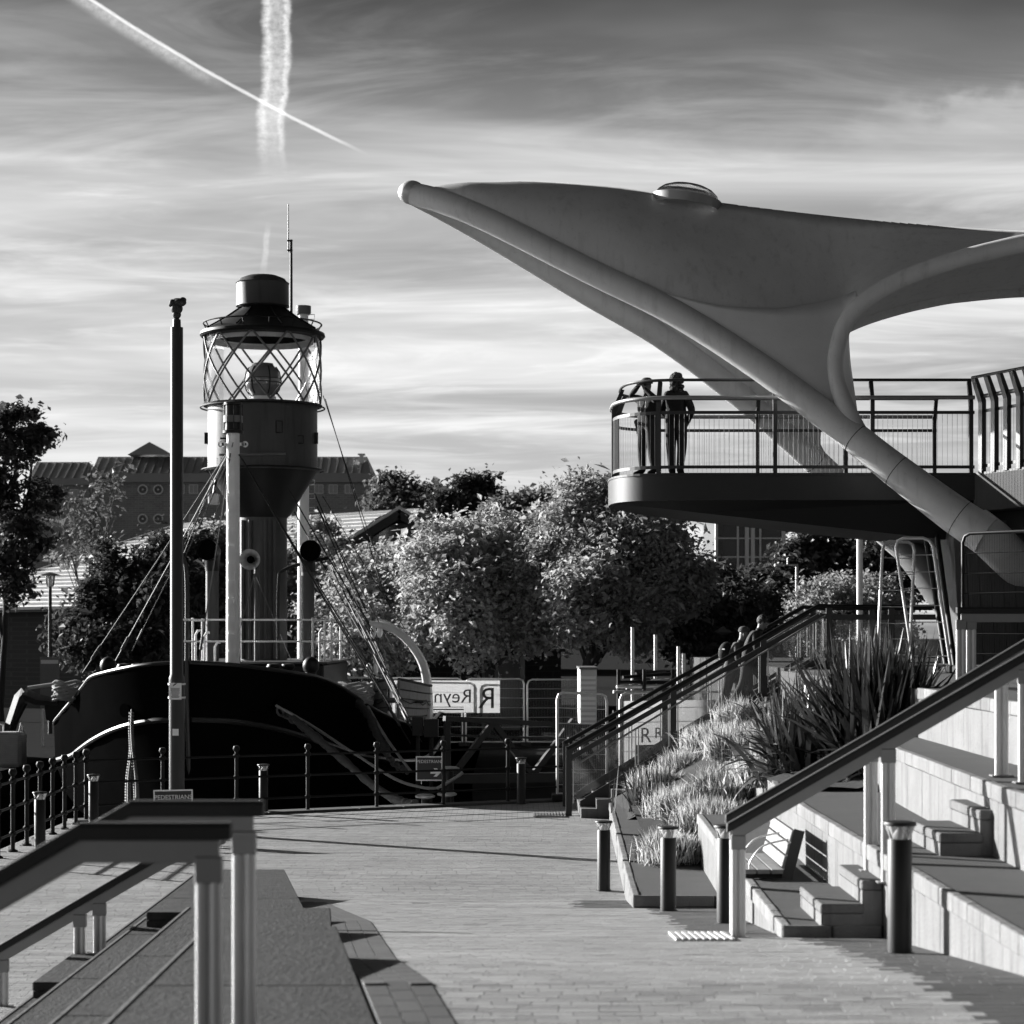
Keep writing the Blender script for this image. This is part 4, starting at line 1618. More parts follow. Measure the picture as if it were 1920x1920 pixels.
# deck house and rail
MB().box((SX - 1.6, 53.2, .42), (SX + 2.0, 61.0, 2.52)).build('deck_house', 'ship_dark', ship, bevel=.05)
MB().box((SX - 1.7, 53.1, 2.521), (SX + 2.1, 61.1, 2.57)).build('house_roof', 'ship_red', ship)
rail = []
corners = [(SX - 1.55, 53.3), (SX - .1, 53.3), (SX + 1.72, 53.3), (SX + 1.9, 54.6), (SX + 1.95, 56.2), (SX + 2.0, 58.5)]
left = [(SX - 1.55, 53.3), (SX - 1.5, 54.8), (SX - 1.5, 56.5), (SX - 1.5, 59)]
for pts in (corners, left):
    for h_ in (3.08, 3.62):
        MB().tube([(x, y, h_) for x, y in pts], .024, 8).build('house_rail', 'ship_white', ship, smooth=True)
    for x, y in pts:
        po = MB().tube([(x, y, 2.57), (x, y, 3.64)], .03, 8).build('stanchion', 'ship_white', ship, smooth=True)
        MB().ball((x, y, 3.64), .045, 8, 6).build('knob', 'ship_white', po, smooth=True)
for x, y, h_ in ((SX - 1.25, 53.6, 3.35), (SX - 1.05, 53.7, 3.3), (SX - .75, 53.5, 3.05), (SX + 1.85, 53.8, 3.4)):
    MB().tube([(x, y, 2.57), (x, y, h_ - .1), (x + .06, y, h_), (x + .14, y, h_)], .03, 8).build('air_pipe', 'ship_white', ship, smooth=True)
# fore mast with rungs and lantern
mx, my = P(437, 1200, 51.2).x, 51.2
mast = MB().cyl((mx, my, 1.7), (mx, my, 8.12), .175, .155, 20).build('fore_mast', 'ship_white', ship, smooth=True)
for k in range(13):
    z = 2.85 + k * .42
    MB().tube([(mx - .09, my - .17, z + .035), (mx - .075, my - .23, z), (mx + .075, my - .23, z), (mx + .09, my - .17, z + .035)], .009, 6).build('rung', 'ship_white', mast, smooth=True)
MB().box((mx - .27, my - .02, 7.78), (mx + .27, my + .02, 7.86)).build('mast_band', 'ship_white', mast)
for s in (-1, 1):
    MB().lathe([(.035, -.02), (.075, -.02), (.075, .02), (.035, .02)], (mx + s * .29, my, 7.82), 12, 'y').build('lug', 'ship_white', mast, smooth=True)
ml = MB().lathe([(0, 8.08), (.25, 8.08), (.25, 8.14), (.2, 8.16), (.19, 8.34), (.0, 8.34)], (mx, my, 0), 18).build('mast_lantern', 'ship_dark', ship, smooth=True)
MB().lathe([(.0, 8.34), (.23, 8.34), (.23, 8.50), (.0, 8.50)], (mx, my, 0), 18).build('lantern_band', 'machine', ml, smooth=True)
MB().lathe([(.0, 8.50), (.19, 8.50), (.19, 8.74), (.22, 8.76), (.22, 8.82), (.1, 8.86), (.0, 8.9)], (mx, my, 0), 18).build('lantern_top', 'ship_dark', ml, smooth=True)
for k in range(8):
    a = k * PI / 4 + .2
    MB().tube([(mx + .225 * math.cos(a), my + .225 * math.sin(a), 8.1), (mx + .225 * math.cos(a), my + .225 * math.sin(a), 8.78)], .012, 5).build('cage_bar', 'ship_dark', ml)
# tower
tx, ty = P(492.5, 1000, 57.3).x, 57.3
C0 = (tx, ty, 0)
tower = MB().lathe([(.66, 2.5), (.655, 6.5)], C0, 32).build('tower_column', 'ship_red', ship, smooth=True)
for a in (-2.3, -1.95, -1.35, -1.0):
    MB().tube([(tx + .7 * math.cos(a), ty + .7 * math.sin(a), 2.6), (tx + .7 * math.cos(a), ty + .7 * math.sin(a), 6.3)], .05, 8).build('pipe', 'ship_red', tower, smooth=True)
MB().lathe([(.66, 6.38), (.80, 6.55), (1.16, 7.15), (1.44, 7.6), (1.47, 7.63)], C0, 40).build('flared_base', 'ship_dark', ship, smooth=True)
drum = MB().lathe([(1.40, 7.62), (1.53, 7.62), (1.55, 7.66), (1.47, 7.70), (1.465, 9.34), (1.58, 9.36), (1.60, 9.41), (1.3, 9.43), (0, 9.43)], C0, 48).build('lantern_drum', 'ship_red', ship, smooth=True)
for a0, z0, z1 in ((-1.15, 8.55, 8.85), (-.72, 8.3, 8.5), (-2.2, 8.4, 8.42)):
    x, y = tx + 1.49 * math.cos(a0), ty + 1.49 * math.sin(a0)
    MB().tube([(x - .09, y - .02, z0), (x - .09, y - .04, z1), (x + .07, y - .04, z1), (x + .07, y - .02, z0), (x - .09, y - .02, z0)], .016, 5).build('hatch_frame', 'ship_dark', drum)
for a0 in (-2.95, -.2):
    x, y = tx + 1.5 * math.cos(a0), ty + 1.5 * math.sin(a0)
    MB().box((x - .045, y - .05, 8.35), (x + .045, y + .05, 8.65)).build('bracket', 'ship_dark', drum)
MB().tube([(tx - .95, ty - 1.55, 7.95), (tx + .78, ty - 1.55, 7.98)], .03, 8).build('boom', 'machine', drum, smooth=True)
mb = MB()
for k in range(60):
    a = 2 * PI * k / 60
    for z in (7.78, 7.84, 7.9):
        mb.ball((tx + 1.468 * math.cos(a), ty + 1.468 * math.sin(a), z), .012, 5, 4)
mb.build('rivets', 'ship_red', drum)['kind'] = 'stuff'
for r_, z in ((1.66, 9.33), (1.62, 7.66)):
    MB().tube([(tx + r_ * math.cos(a * PI / 20), ty + r_ * math.sin(a * PI / 20), z) for a in range(41)], .022, 6, False).build('gallery_ring', 'ship_dark', drum, smooth=True)
# lantern glazing: two families of helical bars
gl = MB().lathe([(1.53, 9.43), (1.53, 11.24)], C0, 48).build('lantern_glass', 'glass_clear', ship, smooth=True)
for s in (-1, 1):
    for k in range(10):
        a0 = k * 2 * PI / 10 - PI / 2 - .07
        pts = []
        for i in range(9):
            f = i / 8
            a = a0 + s * math.radians(54) * (1 - f)
            pts.append((tx + 1.56 * math.cos(a), ty + 1.56 * math.sin(a), lerp(9.43, 11.26, f)))
        MB().tube(pts, .03, 6).build('lattice_bar', 'lattice_paint', gl, smooth=True)
roof = MB().lathe([(1.46, 11.19), (1.5, 11.2), (1.64, 11.22), (1.68, 11.27), (1.66, 11.34), (1.55, 11.38), (.98, 11.72), (.62, 11.98), (.58, 12.05)], C0, 48).build('lantern_roof', 'ship_dark', ship, smooth=True)
MB().lathe([(1.36, 11.08), (1.38, 11.2), (1.2, 11.22)], C0, 40).build('inner_skirt', 'canopy_paint', roof, smooth=True)
for k in range(8):
    a = k * PI / 4 + .45
    MB().tube([(tx + r * math.cos(a), ty + r * math.sin(a), z + .03) for r, z in ((1.55, 11.38), (.98, 11.72), (.62, 11.98))], .025, 6).build('roof_rib', 'ship_dark', roof)
MB().lathe([(.50, 12.02), (.72, 12.06), (.705, 12.1), (.70, 12.66), (.72, 12.68), (.64, 12.74), (.6, 12.80), (.4, 12.88), (.0, 12.92)], C0, 36).build('vent_cap', 'ship_red', ship, smooth=True)
MB().tube([(tx + 1.58 * math.cos(a * PI / 20), ty + 1.58 * math.sin(a * PI / 20), 11.58) for a in range(41)], .022, 6, False).build('roof_rail', 'ship_dark', roof, smooth=True)
for k in range(14):
    a = k * 2 * PI / 14
    MB().tube([(tx + 1.48 * math.cos(a), ty + 1.48 * math.sin(a), 11.38), (tx + 1.58 * math.cos(a), ty + 1.58 * math.sin(a), 11.58)], .017, 5).build('rail_bracket', 'ship_dark', roof)
lens = MB().lathe([(.30, 9.62), (.34, 9.70), (.43, 9.82), (.48, 10.05), (.43, 10.30), (.34, 10.44), (.30, 10.47), (.28, 10.53), (.0, 10.55)], C0, 28).build('fresnel_lens', 'lens', ship, smooth=True)
for k in range(6):
    z = 9.80 + k * .1
    rl = interp([9.8, 10.05, 10.32], [.41, .485, .41], z + .02)
    MB().lathe([(rl - .01, z), (rl + .008, z + .02), (rl - .01, z + .04)], C0, 28).build('lens_ring', 'ship_dark', lens, smooth=True)
for k in range(6):
    a = k * PI / 3
    MB().tube([(tx + r * math.cos(a), ty + r * math.sin(a), z) for r, z in ((.36, 9.7), (.45, 9.83), (.50, 10.05), (.45, 10.3), (.36, 10.44))], .018, 5).build('lens_bar', 'ship_dark', lens)
MB().lathe([(.36, 9.43), (.36, 9.64)], C0, 24).build('lens_stand', 'ship_white', lens, smooth=True)
# aerial and after mast
ax_ = P(546, 500, 59.4).x
ae = MB().cyl((ax_, 59.4, 11.7), (ax_, 59.4, 14.25), .045, .035, 8).build('aerial_pole', 'ship_dark', ship, smooth=True)
MB().cyl((ax_ - .08, 59.4, 13.9), (ax_ - .08, 59.4, 15.25), .022, .015, 6).build('whip_aerial', 'ship_dark', ae)
for z in (13.95, 14.22):
    MB().box((ax_ - .11, 59.37, z - .02), (ax_ + .04, 59.43, z + .02)).build('clamp', 'ship_dark', ae)
qx = P(569, 900, 62.0).x
am = MB().cyl((qx, 62, .4), (qx, 62, 12.75), .19, .14, 16).build('after_mast', 'ship_white', ship, smooth=True)
MB().lathe([(.2, 12.55), (.22, 12.6), (.22, 12.8), (.0, 12.82)], (qx, 62, 0), 14).build('mast_cap', 'machine', am, smooth=True)
for k in range(24):
    z = 3.2 + k * .4
    MB().tube([(qx + .15, 61.9, z), (qx + .33, 61.9, z), (qx + .33, 61.9, z + .14), (qx + .15, 61.9, z + .14)], .012, 5).build('rung', 'ship_white', am)
MB().tube([(ax_, 59.4, 11.9), (qx, 62, 12.1)], .03, 6).build('aerial_arm', 'ship_dark', ae)


def cowl(px, py, d, zb, face=(0, -1)):
    c = P(px, py, d)
    f = Vector((face[0], face[1], 0)).normalized()
    v = MB().cyl((c.x, d, zb), (c.x, d, c.z - .15), .17, .17, 18).build('cowl_vent', 'ship_red', ship, smooth=True)
    pts = [Vector((c.x, d, c.z - .45)), Vector((c.x, d, c.z - .15)), Vector((c.x, d, c.z + .02)) + f * .06, Vector((c.x, d, c.z + .08)) + f * .22, Vector((c.x, d, c.z + .09)) + f * .36]
    MB().tube(pts, [.18, .2, .25, .27, .28], 20, False).build('cowl_head', 'ship_dark', v, smooth=True)
    MB().tube([pts[-2] + f * .02, pts[-2] + f * .021], [.265, .0], 20).build('cowl_mouth', 'hull_black', v)


cowl(398, 1038, 55, 2.57, (-.25, -1))
cowl(577, 1040, 55, 2.57, (.3, -1))
# ball vents and bitts on the fore deck
for px in (203, 583):
    c = P(px, 1248, 47.4)
    v = MB().tube([(c.x, c.y, 1.75), (c.x, c.y, c.z - .1)], .12, 14).build('ball_vent', 'ship_dark', ship, smooth=True)
    MB().ball(c, .185, 18, 12, (1, 1, 1.08)).build('vent_ball', 'ship_dark', v, smooth=True)
for px in (232, 258, 513, 540):
    c = P(px, 1252, 46.6)
    MB().lathe([(.0, 0), (.12, 0), (.10, .05), (.16, .14), (.13, .2), (.0, .22)], (c.x, c.y, c.z - .12), 14).build('fairlead', 'ship_dark', ship, smooth=True)
    MB().box((c.x - .2, c.y - .08, 1.75), (c.x + .2, c.y + .12, c.z - .11)).build('fairlead_seat', 'ship_dark', ship)
hc = P(472, 1050, 55.6)
hn = MB().lathe([(.27, -.42), (.25, -.40), (.17, -.2), (.09, .05), (.06, .3), (.0, .3)], (hc.x, hc.y, hc.z), 22, 'y').build('fog_horn', 'canopy_paint', ship, smooth=True)
MB().lathe([(.10, -.25), (.0, -.1)], (hc.x, hc.y, hc.z), 16, 'y').build('horn_throat', 'hull_black', hn)
MB().cyl((hc.x + .12, hc.y + .1, 2.57), (hc.x + .12, hc.y + .1, hc.z), .07, .07, 10).build('horn_post', 'ship_red', hn, smooth=True)
for dx in (-.6, -.05, .95):
    MB().tube([(hc.x + .08, hc.y, hc.z - .35), (hc.x + .1 + dx, hc.y - .2, 2.6)], .014, 5).build('guy', 'stay', hn)
MB().tube(spline([(hc.x + .72, 55.4, 2.6), (hc.x + .72, 55.4, 4.5), (hc.x + .9, 55.4, 4.95), (hc.x + 2.0, 55.5, 5.25)], 5), .045, 8).build('bent_pipe', 'ship_dark', ship, smooth=True)
MB().tube(spline([(SX - 1.45, 53.5, 2.6), (SX - 1.45, 53.5, 4.6), (SX - 1.55, 53.5, 5.2), (SX - 1.85, 53.6, 5.6)], 5), .06, 8).build('bent_pipe', 'ship_dark', ship, smooth=True)
# lamp hanging under the gallery
c = P(401, 935, 56.0)
MB().box((c.x - .14, c.y - .14, c.z - .16), (c.x + .14, c.y + .14, c.z + .14)).build('side_lamp', 'lamp_white', ship, bevel=.03)
MB().tube([(c.x, c.y, c.z + .14), (c.x + .05, c.y + .1, c.z + .55)], .04, 6).build('lamp_bracket', 'ship_dark', ship)
# standing rigging
mh = (mx, my - .15, 7.75)
STAYS = [((425, 850, 51.2), (155, 1262, 49.0), .016), ((428, 850, 51.2), (216, 1240, 52.5), .016), ((428, 852, 51.3), (248, 1220, 56), .014), ((432, 850, 51.0), (373, 1240, 52.8), .018),
         ((398, 900, 56.5), (330, 1075, 57.5), .014), ((448, 852, 51.1), (700, 1262, 50.2), .018), ((455, 862, 51.1), (735, 1330, 49.0), .016),
         ((606, 742, 57.4), (705, 1040, 60), .012), ((610, 748, 57.4), (718, 1105, 60), .012), ((590, 925, 56.8), (688, 1150, 57.0), .02), ((540, 915, 56.0), (700, 1185, 54.5), .018),
         ((552, 960, 56.2), (765, 1345, 50.5), .018), ((600, 960, 57), (740, 1220, 58), .014), ((620, 1060, 55), (775, 1375, 49.5), .018), ((640, 1100, 55), (790, 1390, 49.2), .016), ((437, 830, 51.0), (400, 980, 52), .012), ((595, 950, 56.5), (720, 1240, 53.0), .018), ((600, 1000, 56.0), (752, 1310, 51.5), .016), ((452, 858, 51.1), (770, 1395, 48.2), .016), ((605, 930, 57.0), (760, 1180, 61.0), .012), ((430, 858, 51.2), (330, 1080, 54), .016)]
for a, b, r_ in STAYS:
    pa, pb = P(*a), P(*b)
    md = pa.lerp(pb, .5) + Vector((0, 0, -.04))
    st_ = MB().tube([pa, md, pb], r_, 6).build('stay', 'stay' if a[0] < 440 else 'stay_shaded', ship, smooth=True)  # right-hand stays use a darker copy, shade put into the colour
    MB().tube([pb.lerp(pa, .12), pb.lerp(pa, .06)], r_ * 2.2, 7).build('turnbuckle', 'stay', st_)
# davits
for d, dx in ((57.0, 0), (60.5, 12)):
    pts = spline([P(802 + dx * .2, 1372, d), P(801 + dx * .2, 1300, d), P(792 + dx * .2, 1245, d), P(764, 1202 - dx * .3, d), P(730, 1178 - dx * .5, d), P(692 + dx, 1169 - dx * .5, d)], 5)
    dv = MB().tube(pts, [lerp(.125, .075, i / (len(pts) - 1)) for i in range(len(pts))], 12).build('davit', 'ship_white', ship, smooth=True)
    for q, z0 in ((P(700 + dx, 1185, d), 0), (P(692 + dx, 1255, d), 0)):
        MB().ball(q, .14, 10, 8, (.6, .4, 1.2)).build('pulley_block', 'ship_white', dv, smooth=True)
    MB().tube([P(699 + dx, 1190, d), P(693 + dx, 1260, d)], .014, 5).build('fall', 'stay', dv)
    MB().tube([P(704 + dx, 1190, d), P(715 + dx, 1300, d)], .014, 5).build('fall', 'stay', dv)

# lifeboat, hung outboard: clinker strakes
lb = thing('lifeboat', 'pale clinker-built lifeboat bow hanging from the white davits', 'boat', (-2.95, 56.5, .5))
cx, y0, y1 = -2.98, 53.4, 58.6


def lbs(k, f, s):
    """girth k 0..1 from keel to gunwale, f 0..1 bow to stern"""
    w = math.sin(PI * min(1, f * .62 + .02)) ** .62 * .80
    a = k * PI / 2
    return Vector((cx + s * w * (math.sin(a) ** .75), lerp(y0, y1, f) + (1 - k) * .35 * (1 - f), .42 + (1.42 + .28 * (1 - f) ** 2) * (1 - math.cos(a)) ** .85))


for s in (-1, 1):
    for k in range(10):
        vs_, fs_ = [], []
        for i in range(13):
            f = i / 12
            a, b = lbs(k / 10, f, s), lbs((k + 1.25) / 10 if k < 9 else 1, f, s)
            a = a + Vector((s * .022, -.012, -.006))
            vs_ += [a, b]
        fs_ = [(2 * i, 2 * i + 2, 2 * i + 3, 2 * i + 1) for i in range(12)]
        sk_ = MB().add(vs_, fs_).build('strake', 'timber', lb, smooth=True)
        MB().tube([q_ + Vector((s * .012, -.012, 0)) for q_ in vs_[0::2]], .014, 5).build('seam', 'timber_dark', sk_)
    MB().tube([lbs(1, i / 12, s) + Vector((0, 0, .02)) for i in range(13)], .035, 8).build('gunwale', 'rope_dark', lb, smooth=True)
    MB().tube([lbs(.82, i / 8, s) + Vector((s * .04, -.02, -.06 - .10 * abs(math.sin(i * PI / 2)))) for i in range(9)], .012, 5).build('grab_line', 'rope_dark', lb, smooth=True)
MB().tube([lbs(i / 8, 0, 1) + Vector((0, -.02, 0)) for i in range(9)], .035, 8).build('stem_post', 'timber', lb, smooth=True)
MB().prism([(cx - .7, 54.6), (cx + .7, 54.6), (cx + .78, 58), (cx - .78, 58)], 1.50, 1.54).build('cover', 'rope_dark', lb)


# ropes and chains
def coil(label, c, r_, n, m='rope'):
    t = thing('rope_coil', label, 'rope', c, 'coiled mooring ropes on the ship')
    for k in range(n):
        z = c[2] + k * .062
        rr = r_ * (1 + .06 * math.sin(k * 2.1))
        pts = [(c[0] + rr * math.cos(a * PI / 9) + .03 * math.sin(a * 2.3 + k), c[1] + rr * .8 * math.sin(a * PI / 9), z + .03 * math.sin(a * 1.7 + k * 1.3)) for a in range(19)]
        MB().tube(pts, .034, 7, False).build('turn', m, t, smooth=True)
    return t


q = P(668, 1318, 48.6)
coil('pale mooring rope coiled high on the right bulwark', (q.x, q.y, q.z), .36, 8)
q = P(130, 1310, 48.4)
coil('mooring rope coiled on the left bulwark edge', (q.x, q.y, q.z), .34, 7)


def rope(name, label, pts, r_, m, lump=0.0, group='ropes and chains of the moored ship'):
    sp = spline(pts, 10)
    t = thing(name, label, 'rope', sp[-1], group)
    rs = [r_ * (1 + lump * (random.random() - .5) * 2) for _ in sp]
    MB().tube(sp, rs, 10).build('strand', m, t, smooth=True)
    return t


def chain(label, pts, r_=.022, link_l=.12):
    sp = resample(pts, max(6, int(sum((Vector(b) - Vector(a)).length for a, b in zip(pts[:-1], pts[1:])) / (link_l * .72))))
    t = thing('chain', label, 'chain', sp[-1], 'ropes and chains of the moored ship')
    for i in range(len(sp) - 1):
        a, b = sp[i], sp[i + 1]
        d = (b - a).normalized()
        u_, w_ = frame_of(d)
        s = u_ if i % 2 else w_
        c = (a + b) / 2
        hl, hw = link_l * .5, link_l * .33
        ring_ = [c + d * (hl * math.cos(k * PI / 5)) + s * (hw * math.sin(k * PI / 5)) for k in range(11)]
        MB().tube(ring_, r_, 6, False).build('link', 'stay', t, smooth=True)
    return t


rope('mooring_rope', 'thick wrapped mooring line from the bow down to the quay', [P(540, 1338, 44.8), P(580, 1372, 44.0), P(640, 1422, 43.0), P(700, 1473, 42.0), P(745, 1500, 41.3), P(778, 1508, 40.9)], .085, 'rope_dark', .22)
rope('mooring_rope', 'thin pale rope running from the bow hawse past the fence', [P(518, 1323, 44.8), P(580, 1358, 44.3), P(660, 1410, 43.6), P(740, 1460, 43.0), P(790, 1476, 42.8), P(818, 1478, 42.6)], .03, 'rope', .1)
chain('short chain leaving the right bow hawse pipe', [P(520, 1328, 44.8), P(535, 1345, 44.7), P(552, 1350, 44.5), P(572, 1368, 44.2)], .028, .2)
rope('mooring_rope', 'wrapped mooring line hanging from the right bulwark corner', [P(672, 1318, 48.3), P(694, 1345, 47.4), P(708, 1378, 46.6), P(726, 1412, 45.8)], .1, 'rope_dark', .25)
chain('chain below the right bulwark mooring line', [P(726, 1412, 45.8), P(738, 1432, 45.4), P(752, 1440, 45.0), P(765, 1446, 44.5)], .03, .2)
rope('mooring_rope', 'thin rope beside the right bulwark mooring line', [P(690, 1325, 47.8), P(725, 1385, 46.2), P(770, 1446, 44.3)], .03, 'rope', .1)
chain('pale double chain hanging from the left bow hawse pipe', [P(247, 1333, 44.8), P(246, 1370, 43.6), P(247, 1410, 42.0), P(241, 1460, 40.2), P(240, 1505, 38.6)], .02, .13)
chain('second strand of the chain under the left hawse', [P(247, 1400, 42.3), P(254, 1460, 40.2), P(256, 1500, 38.7)], .018, .12)


# ------------------------------------------------------------------ dock fences
def fence(label, posts, rails=(0.28, 0.68, 1.06)):
    t = thing('dock_fence', label, 'fence', (posts[0][0], posts[0][1], 0), 'dark iron railings along the dock edge')
    me = None
    for x, y in posts:
        if me is None:
            b = MB().lathe([(.0, 0), (.075, 0), (.075, .03), (.034, .05), (.034, .24), (.055, .26), (.055, .30), (.034, .32), (.034, .64), (.055, .66), (.055, .70), (.034, .72), (.034, 1.02), (.055, 1.04), (.055, 1.09), (.03, 1.11), (.03, 1.14), (.058, 1.17), (.065, 1.20), (.05, 1.245), (.0, 1.26)], (0, 0, 0), 12)
            b.f  # shared post
            o = b.build('post', 'dark_metal', t, smooth=True)
            o.location = Vector((x, y, 0)) - WLOC[t]
            for v in o.data.vertices:
                v.co += WLOC[t]
            me = o.data
        else:
            o = link('post', me, t)
            o.location = Vector((x, y, 0)) - WLOC[t]
    for h_ in rails:
        MB().tube([(x, y, h_) for x, y in posts], .021, 8).build('rail', 'dark_metal', t, smooth=True)
    return t


fence('iron fence with ball finials along the left dock edge', [(-7.45, 30.0 + .92 * k) for k in range(9)])
fp = []
for k in range(8):
    x = -7.4 + 1.22 * k
    fp.append((x, quay_edge(x) - .30))
fence('iron fence along the quay in front of the ship bow', fp)

# ------------------------------------------------------------------ tall pole with notice, signs
t = thing('tall_pole', 'tall dark steel pole with carved top standing left of the ship mast', 'pole', (-5.5, 35.0, 0))
MB().cyl((-5.5, 35, 0), (-5.5, 35, 2.5), .128, .128, 20).build('lower_shaft', 'post_grey', t, smooth=True)
MB().lathe([(.128, 2.5), (.128, 2.54), (.108, 2.60), (.104, 8.28), (.104, 8.29), (.0, 8.29)], (-5.5, 35, 0), 20).build('upper_shaft', 'post_grey', t, smooth=True)
MB().cyl((-5.5, 35, 8.28), (-5.5, 35, 8.42), .07, .065, 14).build('neck', 'post_grey', t, smooth=True)
hd = MB()
for (dx, dz, r_, sq) in ((0, 8.50, .08, (.9, .9, .9)), (.0, 8.60, .10, (1, .9, 1)), (.05, 8.70, .10, (1.1, 1, .7)), (-.07, 8.69, .065, (.9, 1, 1)), (.10, 8.74, .06, (1, 1, .8)), (-.1, 8.66, .035, (1, 1, 1)), (.02, 8.745, .055, (1.6, 1, .5))):
    hd.ball((-5.5 + dx, 35 - .01 * dx, dz), r_, 12, 9, sq)
hd.build('carved_head', 'timber_dark', t, smooth=True)
MB().cyl((-5.5, 35, 8.41), (-5.5, 35, 8.46), .035, .05, 10).build('head_spigot', 'dark_metal', t)
np_ = MB().box((-5.60, 34.845, 2.19), (-5.40, 34.86, 2.46)).build('notice_plate', 'sign_white', t)
mb = MB()
for k in range(9):
    w = random.uniform(.05, .075)
    mb.box((-5.5 - w, 34.84, 2.37 - k * .019), (-5.5 + w, 34.8445, 2.377 - k * .019))
mb.build('fine_print', 'print_dark', np_)['kind'] = 'stuff'
MB().extrude([(-.04, 0), (.01, .03), (.03, .055), (-.005, .045), (-.04, .015)], (-5.5, 34.84, 2.405), (1, 0, 0), (0, 0, 1), (0, .004, 0)).build('pictogram', 'print_dark', np_)
for z in (2.22, 2.44):
    MB().lathe([(.132, -.015), (.145, -.015), (.145, .015), (.132, .015)], (-5.5, 35, z), 20).build('band', 'galv', t, smooth=True)
MB().box((-5.55, 34.868, 1.60), (-5.45, 34.873, 1.71)).build('sticker', 'sign_white', t)


def ped_sign(label, c, w, h_, arrow, tilt=0.0):
    t = thing('pedestrian_sign', label, 'sign', (c.x, c.y, c.z - h_ / 2), 'pedestrian direction signs')
    ex = Vector((math.cos(tilt), 0, math.sin(tilt)))
    ez = Vector((-math.sin(tilt), 0, math.cos(tilt)))
    MB().extrude([(-w / 2, -h_ / 2), (w / 2, -h_ / 2), (w / 2, h_ / 2), (-w / 2, h_ / 2)], c, ex, ez, Vector((0, .012, 0))).build('board', 'sign_dark', t)
    f = c + Vector((0, -.004, 0))
    b = .022
    for (a0, b0, a1, b1) in ((-w / 2, -h_ / 2, w / 2, -h_ / 2 + b), (-w / 2, h_ / 2 - b, w / 2, h_ / 2), (-w / 2, -h_ / 2 + b, -w / 2 + b, h_ / 2 - b), (w / 2 - b, -h_ / 2 + b, w / 2, h_ / 2 - b)):
        MB().extrude([(a0, b0), (a1, b0), (a1, b1), (a0, b1)], f, ex, ez, Vector((0, .003, 0))).build('border', 'sign_white', t)
    text_part('PEDESTRIANS', w * .158, f + ez * (h_ * .5 - w * .24) + Vector((0, -.002, 0)), ex, ez, 'sign_white', t)
    if arrow:
        s = w * .5
        arr = [(-.40, -.10), (-.02, -.10), (-.02, -.10), (-.22, -.32), (.04, -.32), (.36, 0), (.04, .32), (-.22, .32), (-.02, .10), (-.40, .10)]
        arr = [(-.40, -.09), (.0, -.09), (-.18, -.30), (.06, -.30), (.36, 0), (.06, .30), (-.18, .30), (.0, .09), (-.40, .09)]
        MB().extrude([(a * s, q * s) for a, q in arr], f + ex * (w * .22) - ez * (h_ * .16), ex, ez, Vector((0, .003, 0))).build('arrow', 'sign_white', t)
    return t


sg = ped_sign('dark sign with white word PEDESTRIANS and right arrow on the quay fence', P(806, 1441, 41.35) + Vector((0, 0, 0)), .54, .475, True)
MB().tube([P(790, 1463, 41.36), P(790, 1470, 41.4)], .01, 5).build('tie', 'sign_white', sg)
sg = ped_sign('second dark PEDESTRIANS sign half hidden behind the foreground handrails', P(325, 1511, 33.0), .61, .50, True, .02)
cx_ = P(325, 1511, 33.0)
for s in (-.25, .25):
    MB().tube([(cx_.x + s, 33.03, cx_.z + .2), (cx_.x + s, 33.05, .012)], .014, 6).build('leg', 'galv', sg)

# ------------------------------------------------------------------ gangway, dock furniture
t = thing('gangway', 'dark steel truss gangway crossing to the ship right of its bow', 'gangway', (-.2, 46, 0))
g0, g1 = Vector((-1.48, 46.6, 0)), Vector((2.1, 48.2, 0))
gd = g1 - g0
MB().beam(g0 + Vector((0, 0, 1.42)), g1 + Vector((0, 0, 1.16)), .16, .11).build('top_chord', 'ship_dark', t)
MB().beam(g0 + Vector((0, 0, 1.06)), g1 + Vector((0, 0, .86)), .05, .05).build('mid_rail', 'ship_dark', t)
MB().beam(g0 + Vector((0, 0, .1)), g1 + Vector((0, 0, .05)), .3, .2).build('bottom_chord', 'ship_dark', t)
for f in (0.02, .5, .98):
    MB().beam(g0 + gd * f + Vector((0, 0, .1)), g0 + gd * f + Vector((0, 0, 1.38 - .26 * f)), .14, .14).build('upright', 'ship_dark', t) if f != .5 else None
for a, b in ((.04, .30), (.30, .54), (.54, .80), (.80, .97)):
    za, zb = ((.12, 1.33) if a in (.04, .54) else (1.3, .12))
    MB().beam(g0 + gd * a + Vector((0, 0, za)), g0 + gd * b + Vector((0, 0, zb)), .12, .13).build('diagonal', 'ship_dark', t)
t = thing('junction_box', 'dark square cabinet on posts beside the lifeboat', 'cabinet', P(795, 1400, 47.5))
c = P(795, 1362, 47.5)
MB().cbox((c.x - .14, c.y, c.z), (.24, .3, .42)).build('cabinet', 'ship_dark', t, bevel=.01)
MB().cbox((c.x + .16, c.y, c.z - .04), (.32, .3, .40)).build('cabinet', 'ship_dark', t, bevel=.01)
for dx in (-.14, .16):
    MB().tube([(c.x + dx, c.y, c.z - .2), (c.x + dx, c.y, -.8)], .05, 8).build('post', 'ship_dark', t)
